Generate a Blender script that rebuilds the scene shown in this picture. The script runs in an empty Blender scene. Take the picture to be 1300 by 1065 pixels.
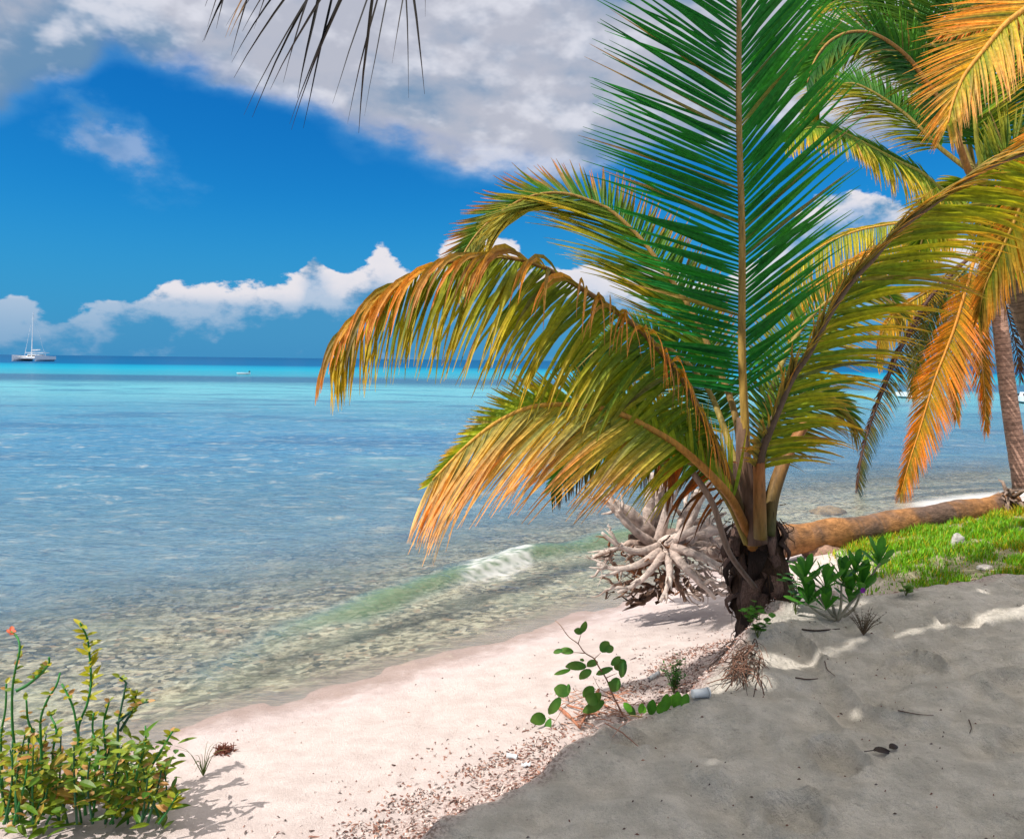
import bpy, math, random
import numpy as np
from mathutils import Vector, Matrix, noise as mnoise

random.seed(7); RNG = np.random.default_rng(7)
scene = bpy.context.scene
COL = scene.collection

# ------------------------------------------------------------------ camera
ZC = 2.4; F = 1020.0; PX0, PY0 = 650.0, 487.0
pitch = math.radians(1.66); roll = math.radians(0.66)
fw = Vector((0, math.cos(pitch), -math.sin(pitch)))
H = Vector((1, 0, 0)); W = H.cross(fw)
RT = math.cos(roll) * H + math.sin(roll) * W
UP = -math.sin(roll) * H + math.cos(roll) * W
CAM = Vector((0, 0, ZC))
cam_d = bpy.data.cameras.new('camera'); cam = bpy.data.objects.new('camera', cam_d); COL.objects.link(cam)
cam.matrix_world = Matrix(((RT.x, UP.x, -fw.x, 0), (RT.y, UP.y, -fw.y, 0), (RT.z, UP.z, -fw.z, ZC), (0, 0, 0, 1)))
cam_d.sensor_width = 36; cam_d.lens = 36 * F / 1300; cam_d.shift_y = -45.5 / 1300
cam_d.clip_start = 0.05; cam_d.clip_end = 30000
scene.camera = cam
scene.render.resolution_x = 1024; scene.render.resolution_y = 838

def ray(px, py):
    return fw + RT * ((px - PX0) / F) + UP * ((PY0 - py) / F)
def at(px, py, d):
    return CAM + ray(px, py) * d
def pix(p):
    v = Vector(p) - CAM; d = v.dot(fw)
    if d <= 0.01: return None
    return (PX0 + F * v.dot(RT) / d, PY0 - F * v.dot(UP) / d, d)

# ------------------------------------------------------------------ sun, sky, exposure
SUN_EL = math.radians(49)
SUN_DIR = Vector((-0.90, -0.44, 0)).normalized() * math.cos(SUN_EL) + Vector((0, 0, math.sin(SUN_EL)))
sd_ = bpy.data.lights.new('sun', 'SUN'); sun = bpy.data.objects.new('sun', sd_); COL.objects.link(sun)
sd_.energy = 4.8; sd_.angle = math.radians(0.5); sd_.color = (1.0, 0.94, 0.86)
sun.rotation_euler = SUN_DIR.to_track_quat('Z', 'Y').to_euler()
scene.view_settings.view_transform = 'Standard'; scene.view_settings.look = 'None'
scene.view_settings.exposure = 0.20; scene.view_settings.gamma = 1.0
scene.cycles.max_bounces = 7; scene.cycles.transparent_max_bounces = 12
scene.cycles.diffuse_bounces = 3; scene.cycles.glossy_bounces = 2; scene.cycles.transmission_bounces = 4
scene.cycles.caustics_reflective = False; scene.cycles.caustics_refractive = False

class NT:
    """small helper for node trees"""
    def __init__(s, tree): s.t = tree; s.n = tree.nodes; s.l = tree.links
    def node(s, typ, **kw):
        nd = s.n.new(typ)
        for k, v in kw.items():
            if k.startswith('i_'):
                key = k[2:].replace('_', ' ')
                nd.inputs[key].default_value = v
            else: setattr(nd, k, v)
        return nd
    def link(s, a, b): s.l.new(a, b)
    def sock(s, inp, v):
        if hasattr(v, 'links'): s.l.new(v, inp)
        else: inp.default_value = v
    def math(s, op, a, b=0.0, c=0.0, clamp=False):
        nd = s.n.new('ShaderNodeMath'); nd.operation = op; nd.use_clamp = clamp
        s.sock(nd.inputs[0], a); s.sock(nd.inputs[1], b)
        if op in ('MULTIPLY_ADD', 'SMOOTH_MIN', 'WRAP', 'COMPARE'): s.sock(nd.inputs[2], c)
        return nd.outputs[0]
    def mapr(s, v, a, b, c=0.0, d=1.0, smooth=True):
        nd = s.n.new('ShaderNodeMapRange'); nd.interpolation_type = 'SMOOTHSTEP' if smooth else 'LINEAR'
        s.sock(nd.inputs['Value'], v); s.sock(nd.inputs['From Min'], a); s.sock(nd.inputs['From Max'], b)
        s.sock(nd.inputs['To Min'], c); s.sock(nd.inputs['To Max'], d); return nd.outputs['Result']
    def mix(s, f, a, b, blend='MIX'):
        nd = s.n.new('ShaderNodeMix'); nd.data_type = 'RGBA'; nd.blend_type = blend
        s.sock(nd.inputs[0], f)
        s.sock(nd.inputs[6], a if hasattr(a, 'links') else tuple(a) + (1,) * (4 - len(a)))
        s.sock(nd.inputs[7], b if hasattr(b, 'links') else tuple(b) + (1,) * (4 - len(b)))
        return nd.outputs[2]
    def noise(s, vec, scale, detail=4, rough=0.55, dist=0.0):
        nd = s.n.new('ShaderNodeTexNoise'); s.link(vec, nd.inputs['Vector'])
        nd.inputs['Scale'].default_value = scale; nd.inputs['Detail'].default_value = detail
        nd.inputs['Roughness'].default_value = rough; nd.inputs['Distortion'].default_value = dist
        return nd.outputs['Fac']
    def scalev(s, vec, sc, loc=(0, 0, 0)):
        nd = s.n.new('ShaderNodeMapping'); s.link(vec, nd.inputs['Vector'])
        nd.inputs['Scale'].default_value = sc; nd.inputs['Location'].default_value = loc; return nd.outputs[0]
    def ramp(s, fac, stops, interp='LINEAR'):
        nd = s.n.new('ShaderNodeValToRGB'); nd.color_ramp.interpolation = interp; s.link(fac, nd.inputs[0])
        cr = nd.color_ramp
        while len(cr.elements) < len(stops): cr.elements.new(0.5)
        for e, (p, c) in zip(cr.elements, stops):
            e.position = p; e.color = (tuple(c) + (1,))[:4] if not isinstance(c, (int, float)) else (c, c, c, 1)
        return nd.outputs['Color']
    def curve(s, fac, pts):
        nd = s.n.new('ShaderNodeFloatCurve'); s.sock(nd.inputs['Value'], fac); cv = nd.mapping.curves[0]
        while len(cv.points) < len(pts): cv.points.new(0.5, 0.5)
        for p, (x, y) in zip(cv.points, pts):
            p.location = (x, y); p.handle_type = 'AUTO'
        nd.mapping.update(); return nd.outputs[0]
    def attr(s, name):
        nd = s.n.new('ShaderNodeAttribute'); nd.attribute_name = name; return nd

world = bpy.data.worlds.new('World'); scene.world = world; world.use_nodes = True
T = NT(world.node_tree); T.n.clear()
sky = T.node('ShaderNodeTexSky', sky_type='NISHITA'); sky.sun_disc = False
sky.sun_elevation = SUN_EL; sky.sun_rotation = math.atan2(SUN_DIR.x, SUN_DIR.y)
sky.altitude = 0; sky.air_density = 1.0; sky.dust_density = 0.3; sky.ozone_density = 4.0
tc = T.node('ShaderNodeTexCoord'); sep = T.node('ShaderNodeSeparateXYZ'); T.link(tc.outputs['Generated'], sep.inputs[0])
X, Y, Z = sep.outputs
az = T.math('ARCTAN2', X, Y)
el = T.math('ARCSINE', Z)
# direction of a pixel of the photograph as azimuth / elevation, to describe where the clouds stood in the sky
def azel(px, py):
    r = ray(px, py).normalized(); return math.atan2(r.x, r.y), math.asin(r.z)
AZ0, AZ1 = -0.75, 0.75; ELM = 0.6
azn = T.math('DIVIDE', T.math('SUBTRACT', az, AZ0), AZ1 - AZ0, clamp=True)
def contour(pts):
    out = []
    for px, py in pts:
        a, e = azel(px, py); out.append(((a - AZ0) / (AZ1 - AZ0), e / ELM))
    return out
cumtop = T.math('MULTIPLY', T.curve(azn, contour([(-200, 395), (0, 386), (25, 380), (60, 398), (110, 388), (170, 370), (260, 358), (330, 348), (375, 354), (398, 328), (425, 348), (455, 340), (485, 322), (515, 334), (575, 310), (650, 306), (690, 345), (760, 338), (860, 345), (960, 330), (1020, 262), (1090, 232), (1160, 258), (1210, 300), (1350, 320)])), ELM)
upbot = T.math('MULTIPLY', T.curve(azn, contour([(-250, 230), (0, 190), (60, 172), (100, 150), (125, 95), (150, 72), (200, 78), (260, 100), (330, 128), (390, 150), (440, 185), (520, 200), (640, 205), (760, 200), (900, 195), (1050, 200), (1200, 150), (1350, 120)])), ELM)
wv = T.scalev(tc.outputs['Generated'], (1, 1, 1.7))
wv2 = T.scalev(tc.outputs['Generated'], (1, 1, 1.7), (0.012, 0, -0.03))
n1 = T.noise(wv, 14, 9, 0.58); n1b = T.noise(wv2, 14, 9, 0.58)
n2 = T.noise(wv, 3.6, 7, 0.52, 0.3); n2b = T.noise(wv2, 3.6, 7, 0.5)
# cumulus bank on the horizon
cn = T.math('MULTIPLY', T.math('SUBTRACT', n1, 0.5), 0.085)
cd = T.math('ADD', T.math('SUBTRACT', cumtop, el), cn)
cumask = T.mapr(cd, -0.001, 0.006)
culow = T.mapr(el, 0.035, 0.085)          # fades into haze under the tops
dep = T.mapr(cd, 0.006, 0.075, 1.0, 0.0)
cumask = T.math('MULTIPLY', cumask, T.math('MAXIMUM', T.math('MULTIPLY', T.math('POWER', dep, 0.6), T.mapr(el, 0.040, 0.078)), T.mapr(el, 0.0, 0.10, 0.22, 0.62)))
# high cloud deck
un = T.math('MULTIPLY', T.math('SUBTRACT', n2, 0.5), 0.20)
un = T.math('ADD', un, T.math('MULTIPLY', T.math('SUBTRACT', n1, 0.5), 0.05))
ud = T.math('ADD', T.math('SUBTRACT', el, upbot), un)
upmask = T.mapr(ud, -0.016, 0.05)
# small torn patch below the deck on the left
pa, pe = azel(150, 190)
d1 = T.math('MULTIPLY', T.math('SUBTRACT', az, pa), 17); d2 = T.math('MULTIPLY', T.math('SUBTRACT', T.math('ADD', el, T.math('MULTIPLY', T.math('SUBTRACT', az, pa), 0.45)), pe), 30)
dd = T.math('SQRT', T.math('ADD', T.math('MULTIPLY', d1, d1), T.math('MULTIPLY', d2, d2)))
patch = T.mapr(T.math('ADD', T.math('MULTIPLY', dd, 0.7), T.math('MULTIPLY', T.math('SUBTRACT', n1, 0.5), 2.6)), 0.1, 0.95, 0.55, 0.0)
upmask = T.math('MAXIMUM', upmask, patch)
lit1 = T.mapr(T.math('ADD', T.math('MULTIPLY', T.math('SUBTRACT', n1, n1b), 3.5), dep), 0.15, 1.0)
lit2 = T.mapr(T.math('ADD', T.math('SUBTRACT', n2, T.math('MULTIPLY', n1, 0.25)), T.math('MULTIPLY', T.math('SUBTRACT', n2b, n2), 2.2)), 0.14, 0.52)
cuc = T.mix(lit1, (0.07, 0.25, 0.46), (0.70, 0.68, 0.72))
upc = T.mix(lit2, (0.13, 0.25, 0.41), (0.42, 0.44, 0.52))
# deep tropical blue: raise the sky colour to a power and rescale
sc = T.node('ShaderNodeSeparateColor'); T.link(sky.outputs[0], sc.inputs[0])
cc = T.node('ShaderNodeCombineColor')
SKY_S = 0.12
for i, (k, p) in enumerate([(0.20, 2.1), (0.56, 1.15), (0.74, 0.75)]):
    v = T.math('MULTIPLY', sc.outputs[i], SKY_S)
    T.link(T.math('MULTIPLY', T.math('POWER', v, p), k), cc.inputs[i])
skyc = T.mix(T.mapr(el, 0.0, 0.20, 0.75, 0.0), cc.outputs[0], (0.035, 0.225, 0.50))
n3 = T.noise(wv, 6.5, 5, 0.55); n3b = T.noise(wv2, 6.5, 5, 0.55)
puff = T.mapr(T.math('ADD', T.math('MULTIPLY', T.math('SUBTRACT', n3, n3b), 3.0), T.math('ADD', n3, T.math('MULTIPLY', T.mapr(ud, 0.0, 0.10, 1.0, 0.0), 0.12))), 0.42, 1.0)
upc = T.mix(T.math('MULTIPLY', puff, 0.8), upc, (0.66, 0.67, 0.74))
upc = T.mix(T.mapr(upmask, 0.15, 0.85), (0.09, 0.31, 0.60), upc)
upc = T.mix(T.mapr(el, 0.50, 0.85), upc, (1.45, 1.36, 1.28))  # brighter deck overhead, added out of view as fill light
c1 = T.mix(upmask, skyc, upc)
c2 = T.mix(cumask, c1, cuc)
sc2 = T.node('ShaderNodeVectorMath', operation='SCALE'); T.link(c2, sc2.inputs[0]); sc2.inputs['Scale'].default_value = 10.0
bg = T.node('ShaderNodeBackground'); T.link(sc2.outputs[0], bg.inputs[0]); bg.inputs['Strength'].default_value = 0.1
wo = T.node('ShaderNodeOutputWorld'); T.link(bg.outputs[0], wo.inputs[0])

# ------------------------------------------------------------------ object helpers
def meta(o, label=None, cat=None, group=None, kind=None):
    if label: o['label'] = label
    if cat: o['category'] = cat
    if group: o['group'] = group
    if kind: o['kind'] = kind
    return o
def empty(name, loc, label, cat, group=None):
    o = bpy.data.objects.new(name, None); COL.objects.link(o); o.location = loc; o.empty_display_size = 0.2
    return meta(o, label, cat, group)
def link_mesh(name, me, mat, parent=None, smooth=False):
    o = bpy.data.objects.new(name, me); COL.objects.link(o)
    if mat is not None:
        for m in (mat if isinstance(mat, (list, tuple)) else [mat]): me.materials.append(m)
    if parent is not None:
        o.parent = parent
        root = parent
        while root.parent: root = root.parent
        if root.type == 'EMPTY' and parent is root: o.location = -root.location   # vertices are in world coordinates
    if smooth: me.polygons.foreach_set('use_smooth', np.ones(len(me.polygons), bool))
    return o

class MB:
    """mesh collector in world coordinates with a colour per vertex"""
    def __init__(s): s.v = []; s.f = []; s.c = []; s.mi = []
    def add(s, verts, faces, col=(1, 1, 1), mi=0):
        b = len(s.v); s.v.extend([tuple(p) for p in verts])
        s.f.extend([tuple(b + i for i in f) for f in faces]); s.mi.extend([mi] * len(faces))
        if len(verts) and isinstance(col, list) and isinstance(col[0], (tuple, list)): s.c.extend(col)
        else: s.c.extend([tuple(col)] * len(verts))
    def tube(s, pts, rads, n=10, col=(1, 1, 1), caps=True, bump=None, flat=1.0, up=None, c1=None, mi=0):
        pts = [Vector(p) for p in pts]; m = len(pts)
        if not hasattr(rads, '__len__'): rads = [rads] * m
        t0 = (pts[1] - pts[0]).normalized()
        ref = Vector(up) if up is not None else (Vector((0, 0, 1)) if abs(t0.z) < 0.9 else Vector((1, 0, 0)))
        u = (ref - t0 * ref.dot(t0)).normalized()
        vs = []; cs = []
        for i in range(m):
            t = (pts[min(i + 1, m - 1)] - pts[max(i - 1, 0)]).normalized()
            u = (u - t * u.dot(t)).normalized(); w = t.cross(u)
            for k in range(n):
                a = 2 * math.pi * k / n; r = rads[i]
                if bump: r *= 1 + bump(pts[i], a, i)
                vs.append(pts[i] + u * (math.cos(a) * r * flat) + w * (math.sin(a) * r))
                if c1 is not None:
                    q = i / (m - 1); cs.append(tuple(col[j] * (1 - q) + c1[j] * q for j in range(3)))
        fs = [(i * n + k, i * n + (k + 1) % n, (i + 1) * n + (k + 1) % n, (i + 1) * n + k) for i in range(m - 1) for k in range(n)]
        if caps: fs += [tuple(range(n - 1, -1, -1)), tuple((m - 1) * n + k for k in range(n))]
        s.add(vs, fs, cs if c1 is not None else col, mi)
    def build(s, name, mat, parent=None, smooth=False):
        me = bpy.data.meshes.new(name); me.from_pydata(s.v, [], s.f)
        if s.c:
            a = me.color_attributes.new('Col', 'FLOAT_COLOR', 'POINT')
            arr = np.ones((len(s.v), 4), np.float32); arr[:, :3] = np.array(s.c, np.float32).reshape(-1, 3)
            a.data.foreach_set('color', arr.ravel())
        o = link_mesh(name, me, mat, parent, smooth)
        if any(s.mi): me.polygons.foreach_set('material_index', np.array(s.mi, np.int32))
        return o

def spline(pts, n):
    """Catmull-Rom through pts, n samples evenly by length"""
    P = [Vector(p) for p in pts]; P = [P[0] * 2 - P[1]] + P + [P[-1] * 2 - P[-2]]
    out = []
    for i in range(1, len(P) - 2):
        a, b, c, d = P[i - 1:i + 3]
        for k in range(24):
            t = k / 24
            out.append(0.5 * ((2 * b) + (c - a) * t + (2 * a - 5 * b + 4 * c - d) * t * t + (3 * b - a - 3 * c + d) * t ** 3))
    out.append(P[-2])
    L = [0]
    for i in range(1, len(out)): L.append(L[-1] + (out[i] - out[i - 1]).length)
    res = []; j = 0
    for k in range(n):
        s_ = L[-1] * k / (n - 1)
        while j < len(L) - 2 and L[j + 1] < s_: j += 1
        q = (s_ - L[j]) / max(1e-9, L[j + 1] - L[j]); res.append(out[j].lerp(out[j + 1], min(1, q)))
    return res, L[-1]

# ------------------------------------------------------------------ materials
def new_mat(name):
    m = bpy.data.materials.new(name); m.use_nodes = True; t = NT(m.node_tree); t.n.clear()
    out = t.node('ShaderNodeOutputMaterial'); return m, t, out
def objco(t): return t.node('ShaderNodeTexCoord').outputs['Object']
def geo_pos(t): return t.node('ShaderNodeNewGeometry').outputs['Position']

def leaf_mat(name, transl=0.38, rough=0.55, gain=1.0, nscale=30, tc_=(1.25, 1.15, 0.55)):
    m, t, out = new_mat(name)
    a = t.attr('Col').outputs['Color']; p = geo_pos(t)
    n = t.noise(p, nscale, 4, 0.6)
    c = t.mix(1.0, a, t.ramp(n, [(0.25, (0.62 * gain,) * 3), (0.75, (1.3 * gain,) * 3)]), 'MULTIPLY')
    b = t.node('ShaderNodeBsdfPrincipled'); t.link(c, b.inputs['Base Color']); b.inputs['Roughness'].default_value = rough
    b.inputs['Specular IOR Level'].default_value = 0.22
    tr = t.node('ShaderNodeBsdfTranslucent'); t.link(t.mix(1.0, c, tc_, 'MULTIPLY'), tr.inputs[0])
    mx = t.node('ShaderNodeMixShader'); mx.inputs[0].default_value = transl
    t.link(b.outputs[0], mx.inputs[1]); t.link(tr.outputs[0], mx.inputs[2]); t.link(mx.outputs[0], out.inputs[0]); return m

def rough_mat(name, base=None, dark=0.5, light=1.35, nscale=20, stretch=(1, 1, 1), rough=0.8, bump=0.4, bscale=60, bdist=0.01, spec=0.25):
    m, t, out = new_mat(name)
    a = t.attr('Col').outputs['Color'] if base is None else None
    p = t.scalev(geo_pos(t), stretch)
    n = t.noise(p, nscale, 6, 0.62)
    rr = t.ramp(n, [(0.3, (dark,) * 3), (0.7, (light,) * 3)])
    c = t.mix(1.0, a if a is not None else base, rr, 'MULTIPLY')
    b = t.node('ShaderNodeBsdfPrincipled'); t.link(c, b.inputs['Base Color']); b.inputs['Roughness'].default_value = rough
    b.inputs['Specular IOR Level'].default_value = spec
    bm = t.node('ShaderNodeBump'); bm.inputs['Strength'].default_value = bump; bm.inputs['Distance'].default_value = bdist
    t.link(t.noise(p, bscale, 6, 0.65), bm.inputs['Height']); t.link(bm.outputs[0], b.inputs['Normal'])
    t.link(b.outputs[0], out.inputs[0]); return m

M_frond = leaf_mat('palm_leaflet', 0.45, gain=1.12)
M_stalk = rough_mat('palm_stalk', None, 0.5, 1.25, 14, (3, 3, 0.5), 0.6, 0.5, 60, 0.006, 0.3)
M_leaf = leaf_mat('broad_leaf', 0.30, 0.38, 1.0, 14)
M_stem = rough_mat('green_stem', None, 0.75, 1.25, 25, (1, 1, 1), 0.5, 0.2, 90, 0.002)
M_wood = rough_mat('driftwood', None, 0.55, 1.3, 16, (1, 1, 1), 0.9, 0.9, 60, 0.02)
M_bark = rough_mat('palm_bark', None, 0.45, 1.3, 11, (1, 1, 2), 0.9, 1.0, 35, 0.03)
M_fibre = rough_mat('leaf_base_fibre', None, 0.30, 1.6, 45, (4, 4, 0.35), 0.95, 1.0, 60, 0.03)
M_white = rough_mat('white_gelcoat', (0.75, 0.76, 0.78), 0.92, 1.03, 1.5, (1, 1, 1), 0.3, 0.02, 10, 0.001, 0.5)
M_dark = rough_mat('dark_glazing', (0.03, 0.04, 0.05), 0.9, 1.05, 1.5, (1, 1, 1), 0.2, 0.0, 10, 0.001, 0.5)
M_litter = rough_mat('beach_litter', None, 0.7, 1.25, 50, (1, 1, 1), 0.9, 0.4, 150, 0.004)
M_rock = rough_mat('coral_rock', None, 0.6, 1.25, 14, (1, 1, 1), 0.95, 1.0, 50, 0.02)
M_plastic = rough_mat('weathered_plastic', (0.62, 0.66, 0.70), 0.8, 1.1, 20, (1, 1, 1), 0.35, 0.1, 60, 0.002, 0.5)

# ------------------------------------------------------------------ terrain
SHORE = np.array([(-900, -700), (-60, -45), (-14, -7), (-6, 0.6), (-3.6, 3.4), (-2.75, 4.4), (-2.1, 5.22), (-1.18, 5.85), (-.34, 6.62), (.78, 7.72), (2.2, 9.2), (3.7, 10.6), (5.5, 12.1), (7.2, 13.7), (9.4, 14.9), (14, 17), (30, 30), (300, 190), (9000, 5000)], float)
def gz(px, py, z):
    r = ray(px, py); k = (z - ZC) / r.z; p = CAM + r * k; return (p.x, p.y)
LIP = np.array([(-900, -760), (-40, -40), (-9, -7), (-3.5, -1.0), (-1.2, 1.6)] + [gz(*a) for a in [(500, 1055, .78), (590, 1000, .78), (660, 958, .78), (740, 925, .76), (800, 893, .75), (880, 866, .74), (935, 835, .70), (960, 812, .66), (985, 798, .62), (1035, 788, .62), (1090, 776, .70), (1140, 757, .78), (1200, 744, .84), (1300, 727, .92)]] + [(5.5, 6.2), (9, 7.5), (30, 18), (300, 120), (9000, 3000)], float)
def sdist(poly, x, y):
    """signed distance to a polyline, positive on its right side"""
    best = np.full(x.shape, 1e18); sg = np.ones(x.shape)
    for (ax, ay), (bx, by) in zip(poly[:-1], poly[1:]):
        dx, dy = bx - ax, by - ay; L2 = dx * dx + dy * dy
        t = np.clip(((x - ax) * dx + (y - ay) * dy) / L2, 0, 1)
        ex = x - (ax + t * dx); ey = y - (ay + t * dy); d = ex * ex + ey * ey
        cr = dx * ey - dy * ex
        m = d < best - 1e-12
        best = np.where(m, d, best); sg = np.where(m, np.where(cr < 0, 1.0, -1.0), sg)
    return np.sqrt(best) * sg
_perm = RNG.random((256, 256))
def vnoise(x, y):
    xi = np.floor(x).astype(int); yi = np.floor(y).astype(int); fx = x - xi; fy = y - yi
    fx = fx * fx * (3 - 2 * fx); fy = fy * fy * (3 - 2 * fy)
    g = lambda a, b: _perm[a & 255, b & 255]
    return (g(xi, yi) * (1 - fx) + g(xi + 1, yi) * fx) * (1 - fy) + (g(xi, yi + 1) * (1 - fx) + g(xi + 1, yi + 1) * fx) * fy - 0.5
def fbm(x, y, sc, oc=4):
    r = 0; a = 1.0
    for i in range(oc): r = r + a * vnoise(x * sc + 17.3 * i, y * sc + 5.1 * i); a *= 0.5; sc *= 2.03
    return r
def smooth(a, b, x):
    t = np.clip((x - a) / (b - a), 0, 1); return t * t * (3 - 2 * t)
def ground_h(x, y, fine=True):
    x = np.asarray(x, float); y = np.asarray(y, float)
    s = sdist(SHORE, x, y); l = sdist(LIP, x, y)
    beach = np.where(s > 0, 0.085 * s + 0.10 * smooth(0, 1.2, s) * np.minimum(s, 3) * .3, -0.13 * (1 - np.exp(s / 1.6)) * 2.2 + 0.012 * np.maximum(s, -60))
    beach = np.minimum(beach, 0.5)
    mound = 0.34 * np.exp(-(((x - 6.4) / 2.2) ** 2 + ((y - 9.6) / 1.6) ** 2)) + 0.20 * np.exp(-(((x - 4.6) / 1.5) ** 2 + ((y - 7.9) / 1.3) ** 2))
    beach = beach + mound * smooth(0.0, 1.0, s)
    top = 0.70 + 0.05 * smooth(0, 2.5, l) + 0.05 * x.clip(-2, 6) * smooth(0, 1.5, x)
    lw = l + 0.10 * fbm(x, y, 3.0, 3)
    d = smooth(-0.34, 0.05, lw)
    h = beach * (1 - d) + np.maximum(top, beach) * d
    h += 0.10 * np.exp(-(((x - 1.9) / .5) ** 2 + ((y - 5.8) / .45) ** 2)) * (1 - d)
    if fine:
        land = smooth(-0.1, 0.8, s)
        h += land * (0.012 * fbm(x, y, 1.3, 3) + 0.006 * fbm(x, y, 6, 3))
        r = vnoise(x * 2.6 + .6 * y, y * 3.4) ; r2 = vnoise(x * 5.2 - y, y * 6.1 + 9)
        pk = vnoise(x * 3.7 + 4, y * 3.1); h += d * (0.07 * r + 0.05 * r2 + 0.032 * fbm(x, y, 9, 4) - .075 * smooth(.16, .30, pk) + .035 * smooth(.08, .18, pk))      # trampled sand
        h += (1 - land) * 0.03 * fbm(x, y, 2.2, 3)
    return h
def gpix(px, py):
    """point of the terrain seen at a pixel"""
    r = ray(px, py).normalized(); t = 1.0
    ts = np.concatenate([np.arange(1.2, 30, .01)])
    P = np.array(CAM)[None, :] + np.array(r)[None, :] * ts[:, None]
    h = ground_h(P[:, 0], P[:, 1]); k = np.argmax(P[:, 2] < h)
    return Vector((P[k, 0], P[k, 1], h[k]))

def axis(segs):
    out = [segs[0][0]]
    for a, b, st in segs:
        n = max(1, int(round((b - a) / st))); out += [a + (b - a) * (i + 1) / n for i in range(n)]
    return np.array(out)
def geo_axis(start, stop, st0, g):
    out = [start]; st = st0; sgn = 1 if stop > start else -1
    while abs(out[-1] - start) < abs(stop - start): st *= g; out.append(out[-1] + sgn * st)
    return out[1:]
def grid_mesh(name, xs, ys, zf, mat, attrs=None, smoothf=True):
    XX, YY = np.meshgrid(xs, ys); ny, nx = XX.shape
    ZZ, extra = zf(XX, YY)
    me = bpy.data.meshes.new(name)
    co = np.stack([XX, YY, ZZ], -1).reshape(-1, 3).astype(np.float32)
    i = np.arange((ny - 1) * (nx - 1)); r = i // (nx - 1); c = i % (nx - 1); a = r * nx + c
    q = np.stack([a, a + 1, a + nx + 1, a + nx], -1).astype(np.int32)
    me.vertices.add(len(co)); me.vertices.foreach_set('co', co.ravel())
    me.loops.add(q.size); me.loops.foreach_set('vertex_index', q.ravel())
    me.polygons.add(len(q)); me.polygons.foreach_set('loop_start', np.arange(0, q.size, 4, dtype=np.int32))
    me.update(calc_edges=True)
    for k, v in extra.items():
        at_ = me.attributes.new(k, 'FLOAT', 'POINT'); at_.data.foreach_set('value', v.ravel().astype(np.float32))
    o = link_mesh(name, me, mat, None, True); return o

# ground material
m, t, out = new_mat('sand_and_seabed'); M_ground = m
p = geo_pos(t)
s_a = t.attr('shore').outputs['Fac']; l_a = t.attr('lip').outputs['Fac']; g_a = t.attr('turf').outputs['Fac']
nf = t.noise(p, 260, 3, 0.7); nm = t.noise(p, 7, 6, 0.6); nl = t.noise(p, 1.3, 4, 0.5)
dry = t.mix(t.mapr(nm, 0.3, 0.7), (0.54, 0.46, 0.44), (0.68, 0.595, 0.575))
dry = t.mix(t.mapr(nf, 0.35, 0.65, 0, 0.45), dry, (0.52, 0.43, 0.39))
wetc = t.mix(t.mapr(nm, 0.3, 0.7), (0.60, 0.48, 0.46), (0.68, 0.57, 0.55))
wetc = t.mix(t.mapr(t.math('ADD', s_a, t.math('MULTIPLY', t.math('SUBTRACT', nm, 0.5), 0.5)), 0.05, 0.42, 0.75, 0.0), wetc, (0.36, 0.26, 0.22))
wetf = t.mapr(t.math('ADD', s_a, t.math('MULTIPLY', nl, 0.5)), 0.35, 1.0, 1.0, 0.0)
sand = t.mix(wetf, dry, wetc)
dune = t.mix(t.mapr(nm, 0.3, 0.72), (0.56, 0.525, 0.465), (0.82, 0.765, 0.69))
dune = t.mix(t.mapr(nf, 0.40, 0.70, 0, 0.4), dune, (0.27, 0.25, 0.22))
crumb = t.noise(p, 22, 5, 0.7); dune = t.mix(t.mapr(crumb, 0.58, 0.72, 0, 0.5), dune, (0.24, 0.20, 0.17))
land = t.mix(t.mapr(l_a, -0.15, 0.10), sand, dune)
# debris speckle on the storm line
vor = t.node('ShaderNodeTexVoronoi'); t.link(t.scalev(p, (1, 1.5, 1)), vor.inputs['Vector']); vor.inputs['Scale'].default_value = 55
debc = t.ramp(t.noise(p, 60, 3, 0.7), [(0.30, (0.10, 0.055, 0.045)), (0.45, (0.30, 0.19, 0.16)), (0.56, (0.72, 0.60, 0.57)), (0.75, (0.45, 0.30, 0.27))])
debf = t.math('MULTIPLY', t.mapr(t.math('ADD', l_a, t.math('MULTIPLY', nm, 0.55)), -0.55, -0.22), t.mapr(l_a, -0.02, 0.12, 1.0, 0.0))
debf = t.math('MULTIPLY', debf, t.mapr(t.noise(p, 16, 4, 0.6), 0.35, 0.55, 0.35, 0.95))
land = t.mix(debf, land, debc)
land = t.mix(t.math('MULTIPLY', g_a, 0.85), land, t.mix(nm, (0.08, 0.12, 0.03), (0.40, 0.33, 0.20)))
# sea bed: rubble, weed and pale sand under clear water
pb = t.scalev(p, (1, 1.0, 1)); rub = t.noise(pb, 8.5, 7, 0.74, 0.3); rub2 = t.noise(pb, 1.1, 4, 0.6, 0.4)
bed = t.ramp(rub, [(0.30, (0.03, 0.04, 0.04)), (0.42, (0.12, 0.11, 0.085)), (0.50, (0.36, 0.31, 0.25)), (0.58, (0.66, 0.60, 0.50)), (0.70, (0.26, 0.17, 0.12))])
vp = t.node('ShaderNodeTexVoronoi'); t.link(t.scalev(p, (1, 1, 1)), vp.inputs['Vector']); vp.inputs['Scale'].default_value = 17; vpc = t.node('ShaderNodeSeparateColor'); t.link(vp.outputs['Color'], vpc.inputs[0])
bed = t.mix(t.mapr(t.noise(p, 2.3, 3, 0.6), 0.42, 0.58, 0.15, 0.75), bed, t.ramp(vpc.outputs[0], [(0.0, (0.03, 0.035, 0.04)), (0.35, (0.10, 0.10, 0.09)), (0.6, (0.32, 0.26, 0.20)), (0.85, (0.68, 0.62, 0.54)), (1.0, (0.36, 0.20, 0.13))]))
bed = t.mix(1.0, bed, (1.35, 1.30, 1.22), 'MULTIPLY')
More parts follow.
